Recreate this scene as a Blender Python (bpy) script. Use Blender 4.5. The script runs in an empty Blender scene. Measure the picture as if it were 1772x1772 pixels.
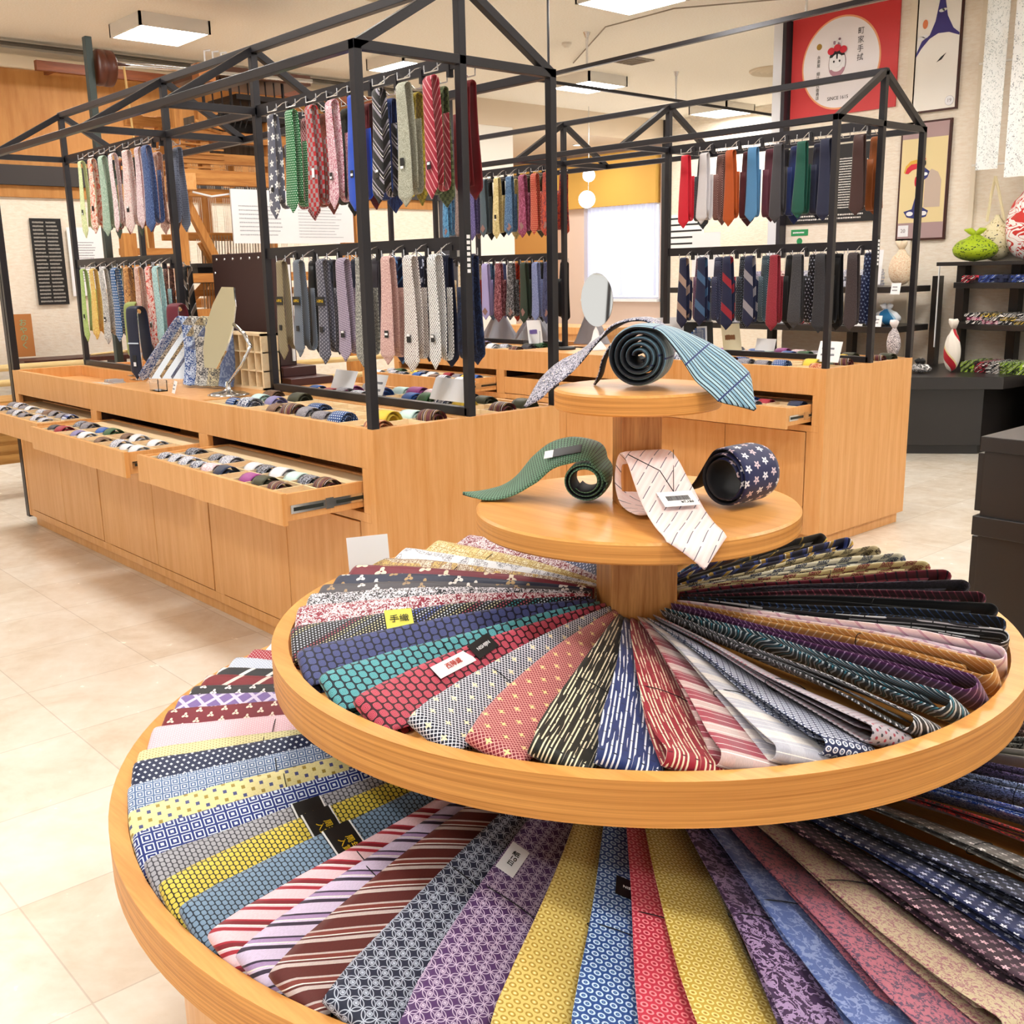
import bpy, math, random
from math import sin, cos, pi, radians, sqrt, atan2, floor
from mathutils import Vector, Matrix
random.seed(7)
SC = bpy.context.scene
COL = SC.collection

# ------------------------------------------------------------------ camera, world, exposure
def make_camera():
    f, yaw, pitch, roll = 1820.97, -0.7282135, 0.2233409, -0.0196004
    fw = Vector((cos(pitch)*cos(yaw), cos(pitch)*sin(yaw), -sin(pitch)))
    r = Vector((sin(yaw), -cos(yaw), 0)); u = r.cross(fw)
    c, s = cos(roll), sin(roll)
    R = c*r + s*u; U = -s*r + c*u
    cam = bpy.data.cameras.new('camera'); o = bpy.data.objects.new('camera', cam); COL.objects.link(o)
    cam.sensor_width = 36; cam.lens = f/1772*36; cam.clip_start = .05; cam.clip_end = 60
    M = Matrix(((R.x, U.x, -fw.x, -2.84719), (R.y, U.y, -fw.y, 1.93465), (R.z, U.z, -fw.z, 1.41162), (0, 0, 0, 1)))
    o.matrix_world = M
    SC.camera = o
make_camera()
W_ = bpy.data.worlds.new('store_light'); SC.world = W_; W_.use_nodes = True
W_.node_tree.nodes['Background'].inputs[0].default_value = (1, .98, .96, 1)
W_.node_tree.nodes['Background'].inputs[1].default_value = 0.45
SC.view_settings.view_transform = 'Standard'; SC.view_settings.look = 'None'
SC.view_settings.exposure = 1.0; SC.view_settings.gamma = 1.0
PANEL_STRENGTH = 20.0
SC.cycles.max_bounces = 6; SC.cycles.diffuse_bounces = 3; SC.cycles.glossy_bounces = 3

# ------------------------------------------------------------------ helpers
def hx(s):
    s = s.lstrip('#'); v = [int(s[i:i+2], 16)/255 for i in (0, 2, 4)]
    return tuple(x/12.92 if x <= .04045 else ((x+.055)/1.055)**2.4 for x in v) + (1,)
class NT:
    def __init__(s, name, rough=.6, metal=0., spec=.5):
        s.mat = bpy.data.materials.new(name); s.mat.use_nodes = True; s.t = s.mat.node_tree
        s.b = s.t.nodes['Principled BSDF']; s.b.inputs['Roughness'].default_value = rough
        s.b.inputs['Metallic'].default_value = metal; s.b.inputs['Specular IOR Level'].default_value = spec
    def n(s, ty, **k):
        o = s.t.nodes.new(ty)
        for a, v in k.items(): setattr(o, a, v)
        return o
    def put(s, sock, v):
        if isinstance(v, (int, float, tuple, list)):
            if hasattr(sock.default_value, '__len__') and not isinstance(v, (tuple, list)): v = (v, v, v)
            sock.default_value = v
        else: s.t.links.new(v, sock)
    def m(s, op, a, b=None, c=None):
        o = s.n('ShaderNodeMath', operation=op); s.put(o.inputs[0], a)
        if b is not None: s.put(o.inputs[1], b)
        if c is not None: s.put(o.inputs[2], c)
        return o.outputs[0]
    def mix(s, f, a, b):
        o = s.n('ShaderNodeMix', data_type='RGBA'); s.put(o.inputs[0], f); s.put(o.inputs[6], a); s.put(o.inputs[7], b)
        return o.outputs[2]
    def xyz(s, src='UV', sc=(1, 1, 1), rot=(0, 0, 0)):
        tc = s.n('ShaderNodeTexCoord'); mp = s.n('ShaderNodeMapping'); s.t.links.new(tc.outputs[src], mp.inputs[0])
        mp.inputs['Scale'].default_value = sc; mp.inputs['Rotation'].default_value = rot
        return mp.outputs[0]
    def sep(s, v):
        o = s.n('ShaderNodeSeparateXYZ'); s.put(o.inputs[0], v); return o.outputs
    def noise(s, v, scale, detail=2, rough=.5, dist=0):
        o = s.n('ShaderNodeTexNoise'); s.put(o.inputs['Vector'], v); o.inputs['Scale'].default_value = scale
        o.inputs['Detail'].default_value = detail; o.inputs['Roughness'].default_value = rough; o.inputs['Distortion'].default_value = dist
        return o.outputs[0]
    def ramp(s, f, stops, interp='LINEAR'):
        o = s.n('ShaderNodeValToRGB'); o.color_ramp.interpolation = interp; e = o.color_ramp.elements
        while len(e) > 1: e.remove(e[-1])
        for i, (p, c) in enumerate(stops):
            x = e[0] if i == 0 else e.new(p)
            x.position = p; x.color = c
        s.put(o.inputs[0], f); return o.outputs[0]
    def col(s, v): s.put(s.b.inputs['Base Color'], v); return s.mat
    def bump(s, h, d=.002, st=.5):
        o = s.n('ShaderNodeBump'); s.put(o.inputs['Height'], h); o.inputs['Distance'].default_value = d; o.inputs['Strength'].default_value = st
        s.t.links.new(o.outputs[0], s.b.inputs['Normal'])
MC = {}
def plain(name, h, rough=.6, metal=0., spec=.5, emit=0, alpha=None):
    if name in MC: return MC[name]
    t = NT(name, rough, metal, spec); t.col(hx(h) if isinstance(h, str) else h)
    if emit:
        t.b.inputs['Emission Color'].default_value = hx(h); t.b.inputs['Emission Strength'].default_value = emit
    if alpha is not None: t.b.inputs['Alpha'].default_value = alpha
    MC[name] = t.mat; return t.mat
def wood(name, c1, c2, axis='z', rough=.38, fine=1.0, plank=0):
    if name in MC: return MC[name]
    t = NT(name, rough, 0, .35)
    s = {'z': (14, 14, .9), 'x': (.9, 14, 14), 'y': (14, .9, 14), 'h': (.5, .5, 85)}[axis]
    v = t.xyz('Object', s)
    a = t.noise(v, 2.2*fine, 4, .6, 0. if axis == 'h' else .4); b = t.noise(t.xyz('Object', tuple(q*6 for q in s)), 2.5*fine, 2)
    f = t.m('ADD', t.m('MULTIPLY', a, .75), t.m('MULTIPLY', b, .25))
    t.col(t.ramp(f, [(.33, hx(c1)), (.64, hx(c2))])); MC[name] = t.mat; return t.mat

# ---------- woven silk patterns.  spec = (kind, bg, c1, c2, size, extra)
def silk(des):
    kind, bg, c1, c2, sz, ex = des
    key = 'silk_%s_%s_%s_%s_%g_%g' % (kind, bg, c1, c2, sz, ex)
    if key in MC: return MC[key]
    t = NT('silk_' + kind, .5, 0, .3); B = hx(bg); C1 = hx(c1 or bg); C2 = hx(c2 or c1 or bg)
    t.b.inputs['Sheen Weight'].default_value = .12
    u, v, _ = t.sep(t.xyz('UV'))
    m = t.m
    def rot(a):
        a = radians(a); return m('ADD', m('MULTIPLY', u, cos(a)), m('MULTIPLY', v, sin(a))), m('SUBTRACT', m('MULTIPLY', v, cos(a)), m('MULTIPLY', u, sin(a)))
    def cells(s, a=0, stag=True):
        x, y = rot(a); x = m('DIVIDE', x, s); y = m('DIVIDE', y, s if not stag else s*.9)
        row = m('FLOOR', y)
        if stag: x = m('ADD', x, m('MULTIPLY', row, .5))
        cx = m('FLOOR', x); fx = m('SUBTRACT', m('FRACT', x), .5); fy = m('SUBTRACT', m('FRACT', y), .5)
        par = m('FLOORED_MODULO', m('ADD', cx, row), 2.)
        return fx, fy, par
    def lt(a, b): return m('LESS_THAN', a, b)
    def ln(fx, fy): return m('SQRT', m('ADD', m('MULTIPLY', fx, fx), m('MULTIPLY', fy, fy)))
    out = B
    if kind == 'plain': out = B
    elif kind == 'stripe':      # ex = angle ; bg, c1, c2 and a thin white
        x, _y = rot(ex); f = m('FRACT', m('DIVIDE', x, sz))
        W = hx('#e8e2dc')
        out = t.ramp(f, [(0, B), (.34, C1), (.5, B), (.58, W), (.63, C2), (.8, C1), (.88, B)], 'CONSTANT')
    elif kind == 'band':        # wide regimental bands
        x, _y = rot(ex); f = m('FRACT', m('DIVIDE', x, sz)); out = t.ramp(f, [(0, B), (.5, C1), (.78, C2), (.84, B)], 'CONSTANT')
    elif kind == 'pin':
        x, _y = rot(ex); f = m('FRACT', m('DIVIDE', x, sz)); out = t.mix(lt(f, .18), B, C1)
    elif kind == 'streak':      # broken lengthwise dashes
        x = m('DIVIDE', u, sz); col = m('FLOOR', x); f = m('FRACT', x)
        nz = t.noise(t.xyz('UV', (1/sz*.9, 14, 1)), 1.0, 1)
        k = m('MULTIPLY', lt(m('ABSOLUTE', m('SUBTRACT', f, .5)), .2), m('GREATER_THAN', nz, .47))
        l = lt(m('FRACT', m('ADD', m('DIVIDE', v, .055), m('MULTIPLY', m('FLOORED_MODULO', col, 3.), .31))), .04)
        out = t.mix(l, t.mix(k, B, C1), C2)
    elif kind == 'wave':
        x, y = rot(ex); nz = t.noise(t.xyz('UV', (9, 9, 1)), 1, 1)
        f = m('FRACT', m('ADD', m('DIVIDE', x, sz), m('MULTIPLY', nz, 3)))
        out = t.ramp(f, [(0, B), (.35, C1), (.5, B), (.62, C2), (.72, B), (.86, C1)], 'CONSTANT')
    elif kind in ('dot', 'ring', 'sq', 'sqring', 'flower', 'scale', 'bull'):
        fx, fy, par = cells(sz, ex if kind not in ('scale',) else 0, kind not in ('sqring',))
        if kind == 'scale':
            d = m('MAXIMUM', m('ABSOLUTE', fx), m('ABSOLUTE', m('MULTIPLY', fy, 1.05)))
            d = m('ADD', m('MULTIPLY', d, .6), m('MULTIPLY', ln(fx, fy), .4))
            fine = m('GREATER_THAN', m('FRACT', m('MULTIPLY', ln(fx, fy), 7)), .62)
            out = t.mix(lt(d, .43), B, t.mix(m('MULTIPLY', fine, 1.0 if c2 else 0.), C1, C2))
        elif kind == 'dot':
            out = t.mix(lt(ln(fx, fy), .24), B, t.mix(par, C1, C2))
        elif kind == 'ring':
            d = ln(fx, fy); out = t.mix(lt(m('ABSOLUTE', m('SUBTRACT', d, .3)), .09), t.mix(lt(d, .1), B, C2), C1)
        elif kind == 'sq':
            d = m('MAXIMUM', m('ABSOLUTE', fx), m('ABSOLUTE', fy)); out = t.mix(lt(d, .2), B, t.mix(par, C1, C2))
        elif kind == 'sqring':
            d = m('MAXIMUM', m('ABSOLUTE', fx), m('ABSOLUTE', fy))
            out = t.mix(lt(m('ABSOLUTE', m('SUBTRACT', d, .36)), .05), t.mix(lt(d, .14), B, C2), C1)
        else:
            th = m('ARCTAN2', fy, fx); k = 5 if kind == 'flower' else 3
            rr = m('ADD', .24 if kind == 'flower' else .2, m('MULTIPLY', m('COSINE', m('MULTIPLY', th, k)), .09))
            d = ln(fx, fy); out = t.mix(lt(d, rr), B, t.mix(par, C1, C2)); out = t.mix(lt(d, .05), out, B)
    elif kind == 'petal':        # interlocked circles
        fx, fy, par = cells(sz, ex, False)
        d1 = ln(fx, fy); d2 = ln(m('SUBTRACT', m('ABSOLUTE', fx), .5), m('SUBTRACT', m('ABSOLUTE', fy), .5))
        k = m('MAXIMUM', lt(m('ABSOLUTE', m('SUBTRACT', d1, .46)), .03), lt(m('ABSOLUTE', m('SUBTRACT', d2, .46)), .03))
        k = m('MAXIMUM', k, lt(m('ABSOLUTE', m('SUBTRACT', d1, .16)), .03)); out = t.mix(k, t.mix(lt(d1, .1), B, C2), C1)
    elif kind == 'grid':
        fx, fy, par = cells(sz, ex, False)
        k = m('MAXIMUM', m('GREATER_THAN', m('ABSOLUTE', fx), .38), m('GREATER_THAN', m('ABSOLUTE', fy), .38)); out = t.mix(k, B, C1)
        if c2:
            fx, fy, par = cells(.03, 0, True); th = m('ARCTAN2', fy, fx)
            out = t.mix(lt(ln(fx, fy), m('ADD', .13, m('MULTIPLY', m('COSINE', m('MULTIPLY', th, 4)), .06))), out, C2)
    elif kind == 'plaid':
        x = m('FRACT', m('DIVIDE', u, sz)); y = m('FRACT', m('DIVIDE', v, sz*1.3))
        a = t.mix(lt(x, .42), B, C1); b = t.mix(lt(y, .42), B, C2); out = t.mix(.5, a, b)
        out = t.mix(lt(m('FRACT', m('DIVIDE', m('ADD', v, .003), sz*.33)), .07), out, hx('#f2ece8'))
    elif kind == 'check':
        fx, fy, par = cells(sz, ex, False); out = t.mix(par, C1, t.mix(m('GREATER_THAN', t.noise(t.xyz('UV'), 400, 0), .55), B, C2))
    elif kind == 'multi':        # small coloured dots on dark
        fx, fy, par = cells(sz, 0, True); h = t.n('ShaderNodeTexWhiteNoise', noise_dimensions='1D')
        t.put(h.inputs[1], m('FLOOR', m('ADD', m('DIVIDE', u, .012), m('DIVIDE', v, .02))))
        rc = t.ramp(h.outputs[0], [(0, hx('#c8ccd8')), (.3, hx('#d8d0a8')), (.5, hx('#3f9aa0')), (.65, hx('#b85a6a')), (.8, hx('#6a7ad0')), (.9, hx('#d8e0e8'))], 'CONSTANT')
        out = t.mix(lt(ln(fx, fy), .27), B, rc)
    elif kind in ('vine', 'leaf'):
        w = t.noise(t.xyz('UV'), 1/sz, 3, .6, 1.2 if kind == 'vine' else .2)
        w2 = t.noise(t.xyz('UV', (1, 1, 1), (0, 0, 1.)), 2.3/sz, 2, .6, .6)
        k = lt(m('ABSOLUTE', m('SUBTRACT', w, .5)), .035 if kind == 'vine' else .02); k2 = m('GREATER_THAN', w2, .58)
        out = t.mix(m('MAXIMUM', k, m('MULTIPLY', k2, 1.)), B, C1)
        out = t.mix(m('MULTIPLY', m('GREATER_THAN', w2, .66), 1.0 if c2 else 0.), out, C2)
    elif kind == 'paisley':
        w = t.noise(t.xyz('UV'), 1/sz, 1, .5, 1.5); f = m('FRACT', m('MULTIPLY', w, 7)); k = lt(f, .28)
        out = t.mix(k, t.mix(m('GREATER_THAN', w, .56), B, C2), C1)
    elif kind == 'ink':          # sparse brushed motifs
        w = t.noise(t.xyz('UV'), 1/sz, 1, .5, .8); w2 = t.noise(t.xyz('UV', (1, 1, 1), (0, 0, 2.)), 4/sz, 1, .5, .5)
        out = t.mix(m('MULTIPLY', m('GREATER_THAN', w, .58), m('GREATER_THAN', w2, .53)), B, C1)
        out = t.mix(m('MULTIPLY', lt(w, .40), m('GREATER_THAN', w2, .56)), out, C2)
    elif kind == 'lines':
        f = m('FRACT', m('DIVIDE', u, sz)); f2 = m('FRACT', m('DIVIDE', u, sz*2.7)); cr = lt(m('FRACT', m('DIVIDE', v, .085)), .035)
        out = t.mix(lt(f, .30), t.mix(lt(f2, .5), B, C1), hx('#142230')); out = t.mix(cr, out, C2)
    elif kind == 'tweed':
        w = t.noise(t.xyz('UV', (1, .5, 1)), 1/sz, 1, .7); out = t.mix(m('GREATER_THAN', w, .52), B, C1)
    elif kind == 'glyph':
        fx, fy, par = cells(.022, 0, False)
        k = m('GREATER_THAN', m('MAXIMUM', m('ABSOLUTE', fx), m('ABSOLUTE', fy)), .455)
        w = t.noise(t.xyz('UV'), 240, 1, .5, 1.); k2 = lt(m('ABSOLUTE', m('SUBTRACT', w, .5)), .07)
        h = t.noise(t.xyz('UV'), 30, 0); out = t.mix(m('MAXIMUM', k, k2), t.mix(m('GREATER_THAN', h, .52), B, C2), C1)
    wv = t.noise(t.xyz('UV', (1, .25, 1), (0, 0, .7)), 900, 0)
    if not isinstance(out, tuple):
        pass
    sh = m('ADD', .86, m('MULTIPLY', wv, .28))
    vm = t.n('ShaderNodeVectorMath', operation='SCALE'); t.put(vm.inputs[0], out if not isinstance(out, tuple) else out[:3]); t.put(vm.inputs['Scale'], sh)
    t.col(vm.outputs[0]); MC[key] = t.mat; return t.mat

# ---------- geometry
WL = {}
def wloc(o):
    return WL.get(o.name, Vector((0, 0, 0))) if o else Vector((0, 0, 0))
class G:
    def __init__(s): s.v = []; s.f = []; s.mi = []; s.uv = {}
    def add(s, vs, fs, m=0, uvs=None):
        b = len(s.v); s.v += [tuple(q) for q in vs]
        for k, f in enumerate(fs):
            s.f.append(tuple(i+b for i in f)); s.mi.append(m)
            if uvs: s.uv[len(s.f)-1] = uvs[k]
        return s
    def box(s, x0, x1, y0, y1, z0, z1, m=0, M=None):
        if x0 > x1: x0, x1 = x1, x0
        if y0 > y1: y0, y1 = y1, y0
        if z0 > z1: z0, z1 = z1, z0
        v = [Vector(q) for q in ((x0, y0, z0), (x1, y0, z0), (x1, y1, z0), (x0, y1, z0), (x0, y0, z1), (x1, y0, z1), (x1, y1, z1), (x0, y1, z1))]
        if M: v = [M @ q for q in v]
        return s.add(v, [(3, 2, 1, 0), (4, 5, 6, 7), (0, 1, 5, 4), (1, 2, 6, 5), (2, 3, 7, 6), (3, 0, 4, 7)], m)
    def bar(s, a, b, w, h=None, m=0, up=(0, 0, 1)):
        a = Vector(a); b = Vector(b); h = h or w; d = (b-a).normalized(); up = Vector(up)
        if abs(d.dot(up)) > .98: up = Vector((1, 0, 0))
        x = d.cross(up).normalized()*w/2; y = x.cross(d).normalized()*h/2
        v = [a-x-y, a+x-y, a+x+y, a-x+y, b-x-y, b+x-y, b+x+y, b-x+y]
        return s.add(v, [(3, 2, 1, 0), (4, 5, 6, 7), (0, 1, 5, 4), (1, 2, 6, 5), (2, 3, 7, 6), (3, 0, 4, 7)], m)
    def tube(s, pts, r, n=8, m=0, cap=True):
        pts = [Vector(q) for q in pts]; rs = r if isinstance(r, (list, tuple)) else [r]*len(pts)
        base = len(s.v); X = None
        for i, q in enumerate(pts):
            d = (pts[min(i+1, len(pts)-1)]-pts[max(i-1, 0)]).normalized()
            if X is None:
                up = Vector((0, 0, 1)) if abs(d.z) < .9 else Vector((1, 0, 0)); X = d.cross(up).normalized()
            else: X = (X - d*X.dot(d)).normalized()
            Y = d.cross(X)
            s.v += [tuple(q + (X*cos(2*pi*k/n)+Y*sin(2*pi*k/n))*rs[i]) for k in range(n)]
        for i in range(len(pts)-1):
            for k in range(n):
                a = base+i*n+k; b = base+i*n+(k+1) % n; s.f.append((a, b, b+n, a+n)); s.mi.append(m)
        if cap:
            s.f.append(tuple(base+k for k in reversed(range(n)))); s.mi.append(m)
            s.f.append(tuple(base+(len(pts)-1)*n+k for k in range(n))); s.mi.append(m)
        return s
    def lathe(s, prof, c=(0, 0, 0), n=48, m=0, M=None):
        base = len(s.v); c = Vector(c)
        for (r, z) in prof:
            for k in range(n):
                q = Vector((r*cos(2*pi*k/n), r*sin(2*pi*k/n), z))
                if M: q = M @ q
                s.v.append(tuple(q+c))
        for i in range(len(prof)-1):
            for k in range(n):
                a = base+i*n+k; b = base+i*n+(k+1) % n
                s.f.append((a, b, b+n, a+n)); s.mi.append(m)
        return s
    def disc(s, c, r, z, n=48, m=0, flip=False):
        vs = [(c[0]+r*cos(2*pi*k/n), c[1]+r*sin(2*pi*k/n), z) for k in range(n)]
        f = tuple(range(n)); return s.add(vs, [f[::-1] if flip else f], m)
    def poly(s, pts, off, m=0):     # extruded polygon: pts list of Vector, off vector
        n = len(pts); off = Vector(off); pts = [Vector(p) for p in pts]
        vs = pts+[p+off for p in pts]
        fs = [tuple(range(n))[::-1], tuple(range(n, 2*n))]+[(i, (i+1) % n, (i+1) % n+n, i+n) for i in range(n)]
        return s.add(vs, fs, m)
    def ribbon(s, P, E, Nn, hw, th, m=0, sec=None, v0=0):
        # P points, E across unit vectors, Nn normals, hw half widths, th thickness
        sec = sec or [(-1, .1), (-.8, .42), (-.3, .5), (.3, .5), (.8, .42), (1, .1), (1, -.1), (.8, -.4), (0, -.46), (-.8, -.4), (-1, -.1)]
        k = len(sec); base = len(s.v); L = [v0]
        for i in range(1, len(P)): L.append(L[-1]+(P[i]-P[i-1]).length)
        ths = th if isinstance(th, (list, tuple)) else [th]*len(P)
        for i, q in enumerate(P):
            for (a, b) in sec: s.v.append(tuple(q+E[i]*(a*hw[i])+Nn[i]*(b*ths[i])))
        for i in range(len(P)-1):
            for j in range(k):
                j2 = (j+1) % k; a = base+i*k
                s.f.append((a+j, a+j2, a+k+j2, a+k+j)); s.mi.append(m)
                s.uv[len(s.f)-1] = [(sec[j][0]*hw[i], L[i]), (sec[j2][0]*hw[i], L[i]), (sec[j2][0]*hw[i+1], L[i+1]), (sec[j][0]*hw[i+1], L[i+1])]
        s.f.append(tuple(base+j for j in reversed(range(k)))); s.mi.append(m)
        e = base+(len(P)-1)*k; s.f.append(tuple(e+j for j in range(k))); s.mi.append(m)
        return s
    def autouv(s):
        for k, f in enumerate(s.f):
            if k not in s.uv: s.uv[k] = [(s.v[i][0]+s.v[i][2]*.8, s.v[i][1]*.7+s.v[i][2]*.6) for i in f]
        return s
    def mesh(s, name, mats, origin=Vector((0, 0, 0)), smooth=False):
        me = bpy.data.meshes.new(name); o = origin
        me.from_pydata([(a-o.x, b-o.y, c-o.z) for a, b, c in s.v], [], s.f)
        for q in (mats if isinstance(mats, (list, tuple)) else [mats]): me.materials.append(q)
        me.polygons.foreach_set('material_index', s.mi)
        if smooth: me.polygons.foreach_set('use_smooth', [True]*len(s.f))
        if s.uv:
            ul = me.uv_layers.new(name='UVMap').data
            for p in me.polygons:
                w = s.uv.get(p.index)
                if w:
                    for li, c in zip(p.loop_indices, w): ul[li].uv = c
        me.update(); return me
    def build(s, name, mats, parent=None, smooth=False, bevel=0):
        me = s.mesh(name, mats, wloc(parent), smooth); o = bpy.data.objects.new(name, me); COL.objects.link(o)
        if parent: o.parent = parent; WL[o.name] = wloc(parent)
        if bevel:
            b = o.modifiers.new('bevel', 'BEVEL'); b.width = bevel; b.segments = 2; b.limit_method = 'ANGLE'
        return o
LABELS = {}
def tag(o, label, cat, group=None):
    if group is None or label not in LABELS or not o.get('share'):
        if label in LABELS: print('DUPLABEL', label)
    n = len(label.split())
    if n > 16 or n < 4: print('LABELLEN', n, label)
    LABELS[label] = 1
    o['label'] = label; o['category'] = cat
    if group: o['group'] = group
    return o
def thing(name, label, cat, loc, group=None):
    o = bpy.data.objects.new(name, None); COL.objects.link(o); o.location = loc; o.empty_display_size = .05
    WL[o.name] = Vector(loc); return tag(o, label, cat, group)
def one(name, g, mats, label, cat, group=None, **k):    # a thing that is one mesh, origin at its base
    xs = [v[0] for v in g.v]; ys = [v[1] for v in g.v]; zs = [v[2] for v in g.v]
    c = Vector(((min(xs)+max(xs))/2, (min(ys)+max(ys))/2, min(zs)))
    me = g.mesh(name, mats, c, k.get('smooth', False)); o = bpy.data.objects.new(name, me); COL.objects.link(o); o.location = c
    if k.get('bevel'):
        b = o.modifiers.new('bevel', 'BEVEL'); b.width = k['bevel']; b.segments = 2; b.limit_method = 'ANGLE'
    return tag(o, label, cat, group)
def struct(name, g, mats, **k):
    o = g.build(name, mats, **k); o['kind'] = 'structure'; return o
def text(name, body, size, origin, right, up, mat, parent=None, align='CENTER', spacing=1.0, off=.0008, lines=1.0):
    cu = bpy.data.curves.new('t', 'FONT'); cu.body = body; cu.size = size; cu.align_x = align; cu.align_y = 'CENTER'; cu.space_character = spacing
    cu.space_line = lines; cu.extrude = .0003; cu.resolution_u = 2
    o = bpy.data.objects.new('t', cu); COL.objects.link(o)
    dg = bpy.context.evaluated_depsgraph_get(); me = bpy.data.meshes.new_from_object(o.evaluated_get(dg))
    bpy.data.objects.remove(o); bpy.data.curves.remove(cu)
    R = Vector(right).normalized(); U = Vector(up).normalized(); N = R.cross(U); og = Vector(origin)-wloc(parent)+N*off
    me.transform(Matrix(((R.x, U.x, N.x, og.x), (R.y, U.y, N.y, og.y), (R.z, U.z, N.z, og.z), (0, 0, 0, 1))))
    me.materials.clear(); me.materials.append(mat)
    me.name = name; ob = bpy.data.objects.new(name, me); COL.objects.link(ob)
    if parent: ob.parent = parent; WL[ob.name] = wloc(parent)
    return ob
ORD = ['first', 'second', 'third', 'fourth', 'fifth', 'sixth', 'seventh', 'eighth', 'ninth', 'tenth', 'eleventh', 'twelfth', 'thirteenth', 'fourteenth']

# ------------------------------------------------------------------ materials
M_WOOD = wood('oak_vertical', '#da9a56', '#e8b074')
M_WOODX = wood('oak_along', '#da9852', '#e8b070', 'x')
M_INNER = wood('oak_inside', '#f0d2a4', '#f8e2bc', 'x', .5)
M_DISC = wood('oak_disc', '#d08e46', '#e8aa60', 'x', .33)
M_EDGE = wood('ply_edge', '#b87430', '#eca858', 'h', .45)
M_PILLAR = wood('fir_pillar', '#a9642c', '#dfa05c', 'z', .4, 1.6)
M_BLACK = plain('black_steel', '#2a282c', .38, .35)
M_CHROME = plain('chrome', '#d8dade', .12, 1.)
M_WIRE = plain('wire_steel', '#dcdcde', .25, .9)
M_WHITE = plain('white_card', '#f4f4f6', .5)
M_BLK = plain('black_card', '#141416', .5)
M_THREAD = plain('black_thread', '#101012', .7)
M_INK = plain('print_ink', '#1c1c20', .7)
M_GOLD = plain('gold_ink', '#e8c22a', .5)
M_DARK = plain('dark_cavity_board', '#3a1d10', .8)
M_BROWN = wood('dark_stained_board', '#3a1a14', '#4a241c', 'z', .45)
M_LWOOD = wood('loom_timber', '#a8682e', '#d0934e', 'z', .6)
M_LWOODX = wood('loom_timber_cross', '#a5652b', '#cf924c', 'y', .6)
M_BAMBOO = wood('bamboo', '#d8b878', '#ecd39c', 'y', .4)
M_FURN = plain('black_furniture', '#262322', .3, 0, .5)
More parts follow.
